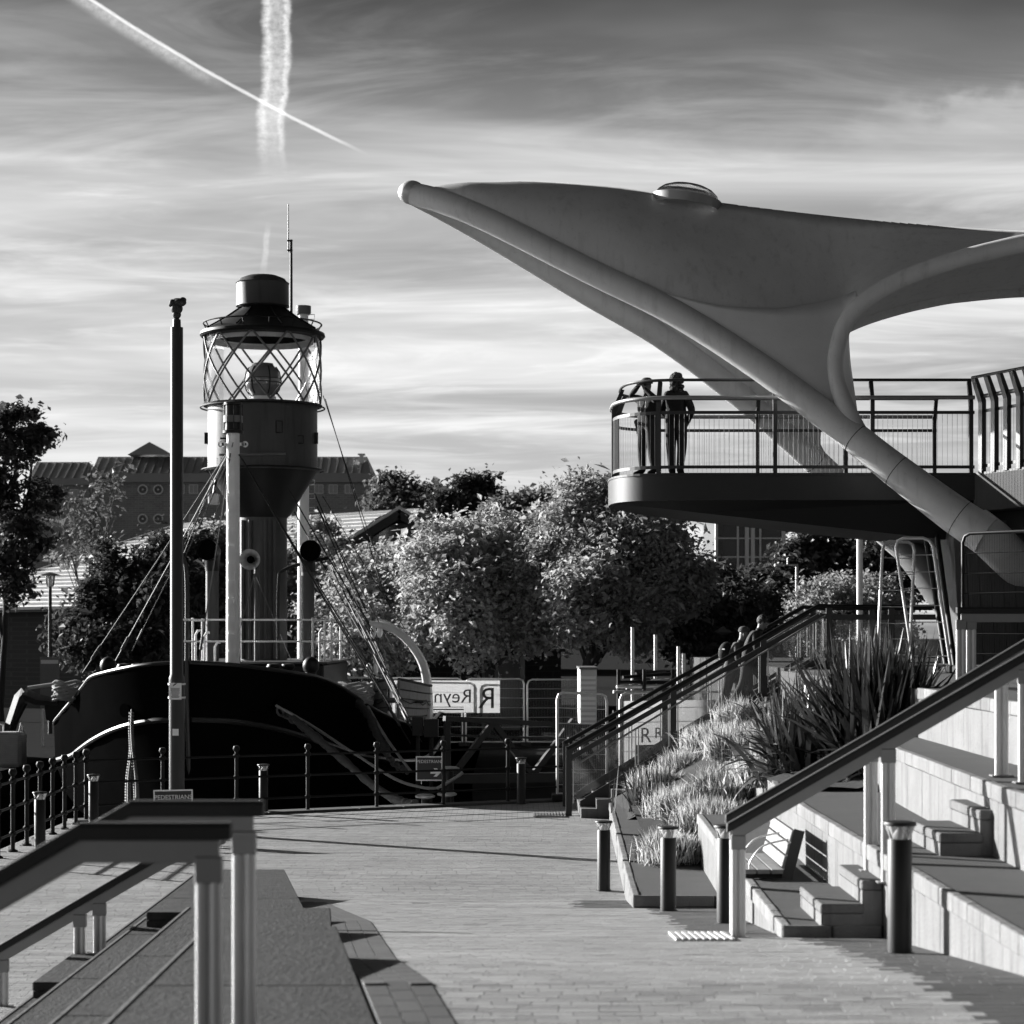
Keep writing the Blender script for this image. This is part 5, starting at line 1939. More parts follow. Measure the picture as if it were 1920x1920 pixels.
for i, (px, py, d, lab) in enumerate(((843, 1440, 42.6, 'mooring bitt with flat cap behind the arrow sign, upper'), (838, 1488, 41.9, 'mooring bitt with flat cap right below the arrow sign'), (797, 1492, 41.8, 'small mooring bitt left below the arrow sign'))):
    c = P(px, py, d)
    t = thing('mooring_bitt', lab, 'bitt', (c.x, c.y, -.05), 'mooring bitts on the quay')
    MB().lathe([(.0, -.2), (.09, -.2), (.08, c.z - .06)], (c.x, c.y, 0), 14).build('shaft', 'ship_dark', t, smooth=True)
    MB().lathe([(.08, c.z - .06), (.19, c.z - .03), (.20, c.z), (.14, c.z + .03), (.0, c.z + .04)], (c.x, c.y, 0), 18).build('cap', 'galv', t, smooth=True)
rope('mooring_rope', 'slack rope looped round the bitts right of the arrow sign', [P(820, 1478, 42.6), P(838, 1468, 42.4), P(855, 1458, 42.2), P(868, 1448, 42.2)], .035, 'rope', .1)


# ================================================================== buildings behind
DF = 200.0


def fx(px, d=DF):
    return (px - 960) / FPX * d


def fz(py, d=DF):
    return CAM_Z + (HZ - py) / FPX * d


far = thing('apartment_block', 'large dark brick block with metal roof and round windows behind the ship', 'building', (fx(430), DF, 0))
MB().box((fx(172), DF, -1), (fx(690), DF + 14, fz(905))).build('wall', 'far_brick', far)
MB().box((fx(60), DF - 1.2, -1), (fx(171), DF + 13, fz(912))).build('wing_wall', 'far_brick', far)


def seam_roof(x0, x1, y0, zb, zt, zf, name='roof'):
    """steep metal roof with fascia; standing seams as ribs"""
    r = MB().add([(x0, y0 - .5, zb), (x1, y0 - .5, zb), (x1 - .6, y0 + 3.2, zt), (x0, y0 + 3.2, zt), (x1, y0 + 14, zb), (x0, y0 + 14, zb)],
                 [(0, 1, 2, 3), (1, 4, 2), (3, 2, 4, 5)]).build(name, 'far_roof', far)
    MB().box((x0, y0 - .7, zf), (x1 + .2, y0 + .4, zb + .02)).build('fascia', 'far_roof', r)
    n = int((x1 - x0) / .75)
    for k in range(n):
        x = x0 + .4 + k * .75
        MB().beam((x, y0 - .5, zb + .03), (x, y0 + 3.05, lerp(zb, zt, .97) + .0), .10, .10).build('seam', 'far_roof', r)
    return r


rf = seam_roof(fx(172), fx(696), DF, fz(889), fz(851), fz(905))
rf2 = seam_roof(fx(60), fx(171), DF - 1.2, fz(900), fz(863), fz(912), 'wing_roof')
MB().add([(fx(240), DF - .3, fz(853)), (fx(319), DF - .3, fz(853)), (fx(281), DF - .3, fz(829)), (fx(240), DF + 9, fz(853)), (fx(319), DF + 9, fz(853)), (fx(281), DF + 9, fz(829))],
         [(0, 1, 2), (0, 2, 5, 3), (1, 4, 5, 2), (3, 5, 4)]).build('gable', 'far_roof', rf)
MB().box((fx(672), DF + 1.5, fz(866)), (fx(679), DF + 2, fz(849))).build('vent_pipe', 'far_white', rf)
MB().box((fx(669), DF + 1.3, fz(851)), (fx(682), DF + 2.2, fz(848))).build('vent_hood', 'far_white', rf)
for px in (268, 297):
    for py in (918, 973):
        c = (fx(px), DF - .05, fz(py))
        w = MB().lathe([(.36, 0), (.36, -.12), (.48, -.12), (.48, 0)], c, 24, 'y').build('round_window', 'far_white', far, smooth=True)
        MB().lathe([(.37, -.03), (.0, -.03)], c, 24, 'y').build('pane', 'far_glass', w)
        MB().lathe([(.09, -.06), (.0, -.06)], c, 10, 'y').build('hub', 'far_white', w)


def sq_window(px, py, y, w=.86, par=far):
    c = (fx(px), y, fz(py))
    f = MB().box((c[0] - w / 2, y - .08, c[2] - w / 2), (c[0] + w / 2, y + .02, c[2] + w / 2)).build('window', 'far_white', par)
    MB().box((c[0] - w / 2 + .07, y - .1, c[2] - w / 2 + .07), (c[0] - .02, y - .082, c[2] + w / 2 - .07)).build('pane', 'pane_bright', f)
    MB().box((c[0] + .02, y - .1, c[2] - w / 2 + .07), (c[0] + w / 2 - .07, y - .082, c[2] + w / 2 - .07)).build('pane', 'pane_bright', f)


for px in (338, 363, 598, 625, 655):
    for py in (917, 973, 1029):
        sq_window(px, py, DF)
for px in (117, 144):
    for py in (927, 981, 1034):
        sq_window(px, py, DF - 1.2, .8)

# dock warehouse with sunlit tiled roof and gabled front
wh = thing('warehouse', 'low brick warehouse with sunlit tiled hip roof and arched gable', 'building', (-14, 98, 0))
EL, ER = P(-160, 1147, 97), P(690, 1132, 84)
ev = Vector((ER.x - EL.x, ER.y - EL.y, 0)).normalized()
RL = P(335, 986, 103)
RR = RL + ev * 14.0 + Vector((0, 0, .3))
ev3 = (ER - EL)
NC = 22
mb = MB()
for k in range(NC):
    f0, f1 = k / NC, (k + 1.12) / NC
    f1 = min(1.0, f1)
    l0, r0 = EL.lerp(RL, f0), ER.lerp(RR, f0)
    l1, r1 = EL.lerp(RL, f1), ER.lerp(RR, f1)
    h_ = Vector((0, 0, .13))
    mb.add([l0 + h_, r0 + h_, r1, l1, l0, r0], [(0, 1, 2, 3), (4, 5, 1, 0)])
wroof = MB().add([EL - Vector((0, 0, .1)), ER - Vector((0, 0, .1)), RR, RL, EL + Vector((2, 18, -.1)), ER + Vector((8, 16, -.1))],
                 [(0, 1, 2, 3), (0, 3, 4), (3, 2, 5, 4), (1, 5, 2)]).build('roof', 'far_roof', wh)
mb.build('roof_tiles', 'tile', wroof)['kind'] = 'stuff'
MB().tube([EL, RL], .14, 6).build('hip_ridge', 'far_roof', wroof)
MB().tube([RL, RR], .14, 6).build('ridge', 'far_roof', wroof)
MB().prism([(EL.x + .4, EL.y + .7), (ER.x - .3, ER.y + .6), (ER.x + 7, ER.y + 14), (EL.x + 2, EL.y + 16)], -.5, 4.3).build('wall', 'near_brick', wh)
GY = 82.0
ga = P(750, 956, GY)
gx, gzz = ga.x, ga.z
hw = 6.0
ze = gzz - hw * .62
MB().add([(gx - hw, GY, -.3), (gx + hw, GY, -.3), (gx + hw, GY, ze), (gx, GY, gzz - .15), (gx - hw, GY, ze), (gx - hw, GY + 12, -.3), (gx + hw, GY + 12, -.3), (gx + hw, GY + 12, ze), (gx, GY + 12, gzz - .15), (gx - hw, GY + 12, ze)],
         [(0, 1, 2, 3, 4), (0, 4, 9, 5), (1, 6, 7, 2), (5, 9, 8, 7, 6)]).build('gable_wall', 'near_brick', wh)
for s in (-1, 1):
    groof = MB().add([(gx, GY - .5, gzz), (gx, GY + 12, gzz), (gx + s * (hw + .5), GY + 12, ze - .31), (gx + s * (hw + .5), GY - .5, ze - .31),
                      (gx, GY - .5, gzz + .14), (gx, GY + 12, gzz + .14), (gx + s * (hw + .5), GY + 12, ze - .17), (gx + s * (hw + .5), GY - .5, ze - .17)],
                     [(0, 1, 2, 3), (4, 7, 6, 5), (0, 3, 7, 4)]).build('gable_roof', 'tile', wh)
    MB().beam((gx, GY - .45, gzz - .2), (gx + s * (hw + .4), GY - .45, ze - .45), .14, .3).build('barge_board', 'timber_dark', groof)
az = fz(1030, GY)
arch = []
for i in range(15):
    a = PI * i / 14
    arch.append((gx + 1.15 * math.cos(a), az + 1.0 * math.sin(a)))
MB().extrude([(x - gx, z) for x, z in arch], (gx, GY - .1, 0), (1, 0, 0), (0, 0, 1), (0, .08, 0)).build('arch_window', 'far_glass', wh)
mb = MB()
for i in range(14):
    a0, a1 = PI * i / 14 + .02, PI * (i + 1) / 14 - .02
    q = [(r * math.cos(a), (r - .15) * math.sin(a)) for r, a in ((1.2, a0), (1.6, a0), (1.6, a1), (1.2, a1))]
    MB().extrude(q, (gx, GY - .12, az), (1, 0, 0), (0, 0, 1), (0, .1, 0)).build('voussoir', 'near_brick', wh)

# small buildings under the trees
t = thing('pump_house', 'dark brick pump house with pale rendered front panel under the trees', 'building', (0, 73, 0))
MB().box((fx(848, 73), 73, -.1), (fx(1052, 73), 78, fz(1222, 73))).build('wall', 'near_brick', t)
MB().box((fx(904, 73), 72.6, -.1), (fx(976, 73), 72.99, fz(1228, 73))).build('rendered_panel', 'machine', t)
w = MB().box((fx(918, 73), 72.52, fz(1250, 73)), (fx(932, 73), 72.59, fz(1236, 73))).build('window', 'far_white', t)
MB().box((fx(920, 73), 72.50, fz(1248, 73)), (fx(926, 73), 72.515, fz(1238, 73))).build('pane', 'far_glass', w)
MB().box((fx(975, 73), 72.3, -.1), (fx(984, 73), 72.6, fz(1225, 73))).build('pilaster', 'far_glass', t)
MB().box((fx(840, 73), 72.7, fz(1222, 73)), (fx(1060, 73), 78.3, fz(1216, 73))).build('roof_slab', 'timber_dark', t)
t = thing('site_hut', 'white site hut with louvred panels behind the pale mesh panel', 'hut', (fx(1110, 58), 58, 0))
MB().box((fx(1088, 58), 58, 0.005), (fx(1119, 58), 60.5, fz(1255, 58))).build('body', 'white_sheet', t)
for k in range(12):
    z = .5 + k * .14
    MB().box((fx(1090, 58), 57.96, z), (fx(1117, 58), 58.0, z + .08)).build('louvre', 'far_white', t)
MB().box((fx(1086, 58), 57.9, fz(1255, 58)), (fx(1121, 58), 60.6, fz(1251, 58))).build('roof', 'machine', t)

tw = thing('office_tower', 'far tower with white frame and dark glass glimpsed under the deck', 'building', (16.7, 150, 0))
MB().box((fx(1342, 150), 150.3, -.5), (fx(1468, 150), 160, 14)).build('core', 'far_glass', tw)
for px, w_ in ((1341, 5), (1382, 3), (1397, 7), (1408, 7), (1424, 3), (1466, 7)):
    MB().box((fx(px, 150), 149.9, -.5), (fx(px + w_, 150), 150.31, 14)).build('mullion', 'far_white', tw)
for py in (900, 938, 973, 1008, 1043, 1080):
    MB().box((fx(1341, 150), 150.0, fz(py + 2.5, 150)), (fx(1470, 150), 150.305, fz(py, 150))).build('transom', 'far_white', tw)
for py in (980, 1015):
    MB().box((fx(1345, 150), 150.1, fz(py + 24, 150)), (fx(1355, 150), 150.29, fz(py, 150))).build('side_window', 'machine', tw)


# lamp posts
def lamp_post(label, px, py_top, d, kind, r_=.05):
    c = P(px, py_top, d)
    t = thing('lamp_post', label, 'lamp post', (c.x, d, 0), 'street lamp posts')
    if kind == 'lantern':
        MB().cyl((c.x, d, 0), (c.x, d, c.z - .45), r_, r_ * .8, 12).build('column', 'post_grey', t, smooth=True)
        MB().lathe([(.10, -.45), (.13, -.40), (.17, -.08)], (c.x, d, c.z), 14).build('lamp_glass', 'glass_lamp', t, smooth=True)
        MB().lathe([(.07, -.45), (.05, -.1)], (c.x, d, c.z), 10).build('lamp', 'lamp_white', t, smooth=True)
        MB().lathe([(.0, .02), (.1, .0), (.34, -.07), (.34, -.09), (.0, -.08)], (c.x, d, c.z), 18).build('hood', 'post_grey', t, smooth=True)
    elif kind == 'arm':
        MB().cyl((c.x, d, 0), (c.x, d, c.z), r_, r_ * .8, 10).build('column', 'galv', t, smooth=True)
        MB().box((c.x - .9, d - .1, c.z), (c.x + .05, d + .1, c.z + .08)).build('arm', 'galv', t, bevel=.02)
        MB().box((c.x - 1.0, d - .16, c.z - .03), (c.x - .62, d + .16, c.z + .1)).build('luminaire', 'lamp_white', t, bevel=.03)
        MB().cyl((c.x - .4, d, c.z + .08), (c.x - .4, d, c.z + .35), .04, .04, 8).build('sensor', 'galv', t)
    else:
        MB().cyl((c.x, d, 0), (c.x, d, c.z), r_, r_, 16).build('column', 'galv', t, smooth=True)
        MB().cyl((c.x, d, c.z), (c.x, d, c.z + .1), r_ * 1.2, r_ * .6, 16).build('cap', 'galv', t, smooth=True)
    return t


lamp_post('slim street lamp with round hood before the tiled roof, far left', 94, 1074, 70, 'lantern', .07)
lamp_post('thin street light with side arm before the right bushes', 1494, 1061, 95, 'arm', .08)
lamp_post('fainter thin street light left of the side-arm one', 1482, 1076, 120, 'arm', .06)
lamp_post('stout pale column rising behind the stair landing', 1612, 940, 46, 'plain', .066)
t = thing('notice_board', 'pale notice board behind the slim lamp, far left', 'sign', (P(92, 1280, 62).x, 62, 0))
c = P(93, 1280, 62)
MB().box((c.x - .28, 62, c.z - .75), (c.x + .28, 62.05, c.z + .75)).build('board', 'machine', t)
MB().box((c.x - .25, 61.98, c.z + .55), (c.x + .25, 61.998, c.z + .66)).build('printed_band', 'white_sheet', t)
for s in (-.22, .22):
    MB().box((c.x + s - .03, 62.05, 0), (c.x + s + .03, 62.1, c.z + .7)).build('post', 'galv', t)

# excavator arm and bulk bag on the left bank
t = thing('excavator', 'pale excavator with folded boom on the left bank', 'excavator', (-13.6, 56, 0))
ed_ = 56.0
MB().tube([P(8, 1398, ed_), P(38, 1308, ed_), P(48, 1297, ed_)], [.16, .17, .15], 4).build('boom', 'ship_red', t)
MB().tube([P(44, 1300, ed_), P(70, 1312, ed_), P(108, 1316, ed_)], [.17, .15, .1], 4).build('dipper', 'ship_red', t)
MB().tube([P(52, 1290, ed_ - .1), P(100, 1283, ed_ - .1)], .05, 8).build('ram', 'galv', t)
MB().tube([P(20, 1372, ed_ - .1), P(48, 1318, ed_ - .1)], .06, 8).build('ram', 'dark_metal', t)
MB().box((-16.5, 55.2, .5), (-13.9, 57.4, 1.2)).build('body', 'ship_red', t, bevel=.08)
MB().box((-16.4, 55.4, 1.2), (-14.9, 57.0, 2.6)).build('cab', 'far_glass', t, bevel=.1)
for s in (55.3, 57.1):
    MB().box((-16.6, s - .25, .0), (-13.6, s + .25, .55)).build('track', 'rubber', t, bevel=.15)
bq = P(104, 1335, ed_)
MB().extrude([(-.3, .3), (.25, .35), (.3, -.1), (.1, -.35), (-.25, -.2)], bq, (1, 0, 0), (0, 0, 1), (0, .6, 0)).build('bucket', 'dark_metal', t)
t = thing('bulk_bag', 'pale woven bulk bag on the left bank by the fence', 'bag', (-12.6, 52.5, 0))
bq = P(20, 1410, 52.5)
bg = MB().box((bq.x - .32, 52.2, 0), (bq.x + .32, 52.9, .86)).build('sack', 'bag', t, bevel=.08)
for s in (-.25, .25):
    MB().tube([(bq.x + s, 52.3, .84), (bq.x + s * 1.2, 52.3, 1.08), (bq.x + s * .9, 52.7, 1.02), (bq.x + s, 52.8, .84)], .02, 6).build('strap', 'white_sheet', bg, smooth=True)

# scaffold and pipes right of the white hut
t = thing('pipe_rack', 'rack of dark scaffold pipes behind the stair railing', 'rack', (5.0, 55, 0))
for k in range(9):
    z = 1.78 + .10 * (k % 4) + .02 * k
    a, b = P(1150 + 6 * k, 1250, 55 + .2 * k), P(1275 - 4 * k, 1250, 55.6 + .2 * k)
    MB().tube([(a.x, a.y, z), (b.x, b.y, z + random.uniform(-.1, .1))], .045, 7).build('pipe', random.choice(['dark_metal', 'dark_metal', 'galv']), t, smooth=True)
for px in (1160, 1208, 1262):
    q = P(px, 1200, 55.4)
    MB().tube([(q.x, q.y, 0.01), (q.x, q.y, 2.35)], .05, 8).build('upright', 'dark_metal', t, smooth=True)
for px, top in ((1186, 1176), (1229, 1190), (1272, 1212), (1282, 1225)):
    q = P(px, top, 57)
    MB().tube([(q.x, 57, 0.01), (q.x, 57, q.z)], .045, 8).build('standard', 'galv', t, smooth=True)
MB().tube([(P(1150, 1290, 55).x, 55.2, 1.25), (P(1290, 1290, 55).x, 55.8, 1.25)], .05, 8).build('ledger', 'dark_metal', t, smooth=True)

# gull
t = thing('gull', 'small dark gull gliding above the middle trees', 'bird', P(916, 890, 80))
c = P(916, 890, 80)
MB().ball(c, .09, 8, 6, (1, 2.2, .9)).build('body', 'cloth_mid', t, smooth=True)
for s in (-1, 1):
    MB().add([c + Vector((s * .04, -.08, .02)), c + Vector((s * .24, -.02, .09)), c + Vector((s * .42, .1, -.02)), c + Vector((s * .22, .10, .08)), c + Vector((s * .04, .1, .02))], [(0, 1, 3, 4), (1, 2, 3)]).build('wing', 'cloth_dark', t)


# ================================================================== trees and planting
def blob(px, py, d, rx, rz, ry=None):
    """ellipsoid centred at pixel; radii in px of the photograph across and up"""
    s = d / FPX
    return (tuple(P(px, py, d)), (rx * s, (ry or rx * .8) * s, rz * s))


CT = 'leafy trees behind the ship'
tree('leafy_tree', 'pale-leaved tree with sunlit top right of the lantern tower', [blob(690, 1120, 69, 85, 85), blob(640, 1190, 68, 70, 70), blob(760, 1110, 69, 70, 80), blob(700, 1200, 67, 90, 60), blob(625, 1060, 71, 40, 40)],
     38000, .088, 'leaf_bright', (P(690, 1200, 68).x, 68, 0), .16, CT, .45, seed=3)
tree('leafy_tree', 'broad sunlit tree in the middle behind the davits', [blob(845, 1060, 66, 85, 70), blob(930, 1040, 67, 80, 80), blob(880, 1150, 65, 120, 90), blob(990, 1130, 66, 90, 100), blob(800, 1150, 66, 60, 70)],
     58000, .088, 'leaf_bright', (P(930, 1200, 66).x, 66, 0), .2, CT, .45, seed=4)
tree('leafy_tree', 'tallest middle tree reaching up beside the deck', [blob(1110, 985, 65, 85, 85), blob(1190, 1010, 64, 90, 80), blob(1060, 1070, 64, 80, 90), blob(1160, 1130, 63, 120, 100), blob(1250, 1085, 64, 70, 80), blob(1100, 925, 66, 35, 30), blob(1230, 960, 65, 50, 30)],
     70000, .088, 'leaf_mid', (P(1086, 1250, 64).x, 64, 0), .21, CT, .45, seed=5)
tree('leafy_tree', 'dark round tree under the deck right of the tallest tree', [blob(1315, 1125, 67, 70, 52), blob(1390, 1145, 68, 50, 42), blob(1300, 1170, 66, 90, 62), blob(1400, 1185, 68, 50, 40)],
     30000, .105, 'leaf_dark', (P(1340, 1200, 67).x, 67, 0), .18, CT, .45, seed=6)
FT = 'far trees on the skyline'
tree('skyline_tree', 'far feathery tree right of the brick block', [blob(765, 940, 140, 50, 42), blob(735, 960, 140, 32, 32), blob(800, 975, 140, 40, 40)], 14000, .19, 'leaf_far', (P(765, 1100, 140).x, 140, 0), .25, FT, .7, seed=7)
tree('skyline_tree', 'far rounded dark tree left of the tallest middle tree', [blob(880, 940, 135, 42, 40), blob(850, 970, 135, 40, 40), blob(915, 965, 135, 30, 35)], 14000, .19, 'leaf_dark', (P(880, 1100, 135).x, 135, 0), .25, FT, .65, seed=8)
tree('skyline_tree', 'low far trees between the rounded one and the tallest tree', [blob(960, 970, 130, 35, 35), blob(1010, 965, 130, 45, 38), blob(1050, 990, 130, 40, 35)], 14000, .19, 'leaf_far', (P(990, 1100, 130).x, 130, 0), .25, FT, .6, seed=9)
tree('skyline_tree', 'far tree beside the office tower under the deck', [blob(1530, 1040, 120, 60, 50), blob(1580, 1060, 120, 50, 50), blob(1490, 1080, 120, 40, 50)], 16000, .18, 'leaf_dark', (P(1540, 1150, 120).x, 120, 0), .25, FT, .6, seed=10)
tree('skyline_tree', 'far tree right of the stout pale column', [blob(1660, 1060, 118, 60, 45), blob(1640, 1110, 118, 60, 50)], 11000, .18, 'leaf_dark', (P(1650, 1150, 118).x, 118, 0), .25, FT, .6, seed=11)
tree('skyline_tree', 'far dark trees left of the side-arm street light', [blob(1430, 1130, 110, 50, 55), blob(1465, 1085, 112, 34, 26)], 12000, .18, 'leaf_dark', (P(1430, 1150, 110).x, 110, 0), .25, FT, .6, seed=12)
BS = 'bushes along the dock'
tree('bush', 'soft grey willow bush behind the stair landing', [blob(1540, 1150, 78, 70, 75), blob(1600, 1140, 80, 60, 70), blob(1500, 1190, 76, 55, 50), blob(1660, 1160, 80, 60, 70)], 22000, .085, 'leaf_mid', (P(1550, 1250, 78).x, 78, 0), .1, BS, .4, cat='bush', seed=13)
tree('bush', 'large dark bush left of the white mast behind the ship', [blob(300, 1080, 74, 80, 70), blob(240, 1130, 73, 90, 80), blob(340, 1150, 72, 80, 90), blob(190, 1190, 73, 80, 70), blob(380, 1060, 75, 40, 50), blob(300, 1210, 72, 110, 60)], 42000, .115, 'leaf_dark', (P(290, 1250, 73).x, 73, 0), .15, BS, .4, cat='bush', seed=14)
tree('bush', 'mid-toned bush seen between mast and tower', [blob(400, 1030, 78, 40, 40), blob(430, 1080, 77, 45, 60), blob(590, 1020, 78, 45, 50), blob(560, 1090, 77, 50, 60)], 16000, .115, 'leaf_mid', (P(480, 1200, 78).x, 78, 0), .15, BS, .4, cat='bush', seed=15)
LT = 'trees at the left edge'
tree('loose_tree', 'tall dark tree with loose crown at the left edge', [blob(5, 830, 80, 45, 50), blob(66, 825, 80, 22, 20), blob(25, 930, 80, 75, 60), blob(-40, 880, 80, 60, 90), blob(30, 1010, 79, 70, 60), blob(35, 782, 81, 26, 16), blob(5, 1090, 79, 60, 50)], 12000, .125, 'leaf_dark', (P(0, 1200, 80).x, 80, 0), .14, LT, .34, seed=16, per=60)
tree('sparse_tree', 'thin sparse tree before the brick block, left', [blob(190, 940, 95, 45, 60), blob(170, 1010, 95, 40, 40), blob(215, 890, 95, 22, 30), blob(120, 960, 95, 35, 60), blob(140, 1040, 95, 50, 30)], 900, .14, 'leaf_far', (P(170, 1200, 95).x, 95, 0), .1, LT, .35, seed=17, per=8, nsat=0)

# flax: strap leaves in fans


def flax(label, c, n, l0, l1, wid, spread, droop, seed):
    global RNG
    RNG = np.random.default_rng(seed)
    t = thing('flax_plant', label, 'plant', c, 'sword-leaved flax plants in the beds')
    a = RNG.uniform(0, 2 * PI, n)
    el = np.clip(RNG.normal(0, 1, n) * spread, -1.35, 1.35)
    d = np.stack([np.sin(el) * np.cos(a), np.sin(el) * np.sin(a) * .8, np.cos(el)], 1)
    r = np.array(c) + np.stack([RNG.normal(0, .2, n), RNG.normal(0, .2, n), np.zeros(n)], 1)
    ln = RNG.uniform(l0, l1, n) * np.cos(el * .45)
    tn = np.where(RNG.uniform(size=n) < .80, RNG.uniform(0, .25, n), RNG.uniform(.6, 1, n))  # some leaves coloured pale to stand for sun highlights
    for part_, sl_i in (('strap_leaf_clump', slice(0, n)),):
        o = blades('strap_leaves', r[sl_i], d[sl_i], ln[sl_i], wid, RNG.uniform(0.0, droop, n)[sl_i] * np.abs(np.sin(el[sl_i])) * 2, 'flax', t, tn, seg=6)
        o['kind'] = 'stuff'
    return t


flax('largest dark flax with upright sword leaves above the terraces', (4.3, 25.2, 1.58), 760, 1.1, 1.85, .095, .58, .8, 21)
flax('second flax arching leftwards below the largest one', (3.5, 25.8, 1.5), 380, .8, 1.25, .07, .75, 1.5, 22)
flax('flax with flat drooping leaves over the curved planter wall', (3.75, 27.6, 1.7), 190, .8, 1.2, .065, .8, 1.5, 23)
flax('small spiky flax by the stair railing', (2.05, 31.5, .62), 90, .5, .85, .04, .65, .6, 24)


def grass(label, c, n, l0, l1, rx, ry, seed, wid=.017, m='grass_pale'):
    global RNG
    RNG = np.random.default_rng(seed)
    t = thing('grass_tussock', label, 'grass', c, 'pale feathery grasses in the beds')
    a = RNG.uniform(0, 2 * PI, n)
    q = np.sqrt(RNG.uniform(0, 1, n))
    n = int(n * .95)
    a, q = a[:n], q[:n]
    nt_ = max(3, n // 170)
    ta, tq = RNG.uniform(0, 2 * PI, nt_), np.sqrt(RNG.uniform(0, 1, nt_))
    ti = RNG.integers(0, nt_, n)
    r = np.array(c) + np.stack([tq[ti] * np.cos(ta[ti]) * rx * .8 + RNG.normal(0, .09, n), tq[ti] * np.sin(ta[ti]) * ry * .8 + RNG.normal(0, .09, n), RNG.uniform(-.05, .02, n)], 1)
    el = np.abs(RNG.normal(0, .5, n))
    d = np.stack([np.sin(el) * np.cos(a), np.sin(el) * np.sin(a), np.cos(el)], 1)
    tn = np.where(RNG.uniform(size=n) < .42, RNG.uniform(0, .12, n), RNG.uniform(.6, 1, n))
    o = blades('grass_blades', r, d, RNG.uniform(l0, l1, n) * .68 * (1.15 - .45 * tq[ti]), wid, RNG.uniform(.6, 2.2, n), m, t, tn, seg=5)
    o['kind'] = 'stuff'
    return t


grass('bright tussock spilling over the lowest terrace plinth', (1.95, 26.6, .45), 4200, .35, .7, .28, .55, 31)
grass('rounded tussock against the second terrace end', (2.6, 27.6, .72), 5200, .35, .75, .5, .5, 32)
grass('tussock at the back of the lowest plinth', (2.3, 29.6, .75), 4200, .4, .75, .4, .7, 33)
grass('tussock left of the curved planter wall', (3.0, 30.0, 1.0), 3600, .4, .8, .35, .7, 34)
grass('tall pale tussock beside the stair below the climbers', (3.5, 33.2, 1.35), 5200, .55, 1.0, .5, .8, 35)
grass('pale tussock under the second flax', (3.15, 27.4, 1.35), 3000, .35, .65, .3, .5, 36)
for k_, (x_, y_, z_, lab_) in enumerate(((2.3, 34.6, .7, 'short tussock below the lower stair steps'), (2.85, 35.8, .88, 'second tussock along the stair, above the spiky flax'), (3.35, 37.1, 1.3, 'third tussock along the stair, below the climbers'), (3.95, 37.0, 1.7, 'topmost tussock along the stair beside its upper steps'))):
    grass(lab_, (x_, y_, z_), 3200, .4, .8, .35, .45, 50 + k_)
grass('pale tussock between the largest flax and the stair', (4.2, 31.0, 1.8), 3000, .4, .8, .5, .8, 37)


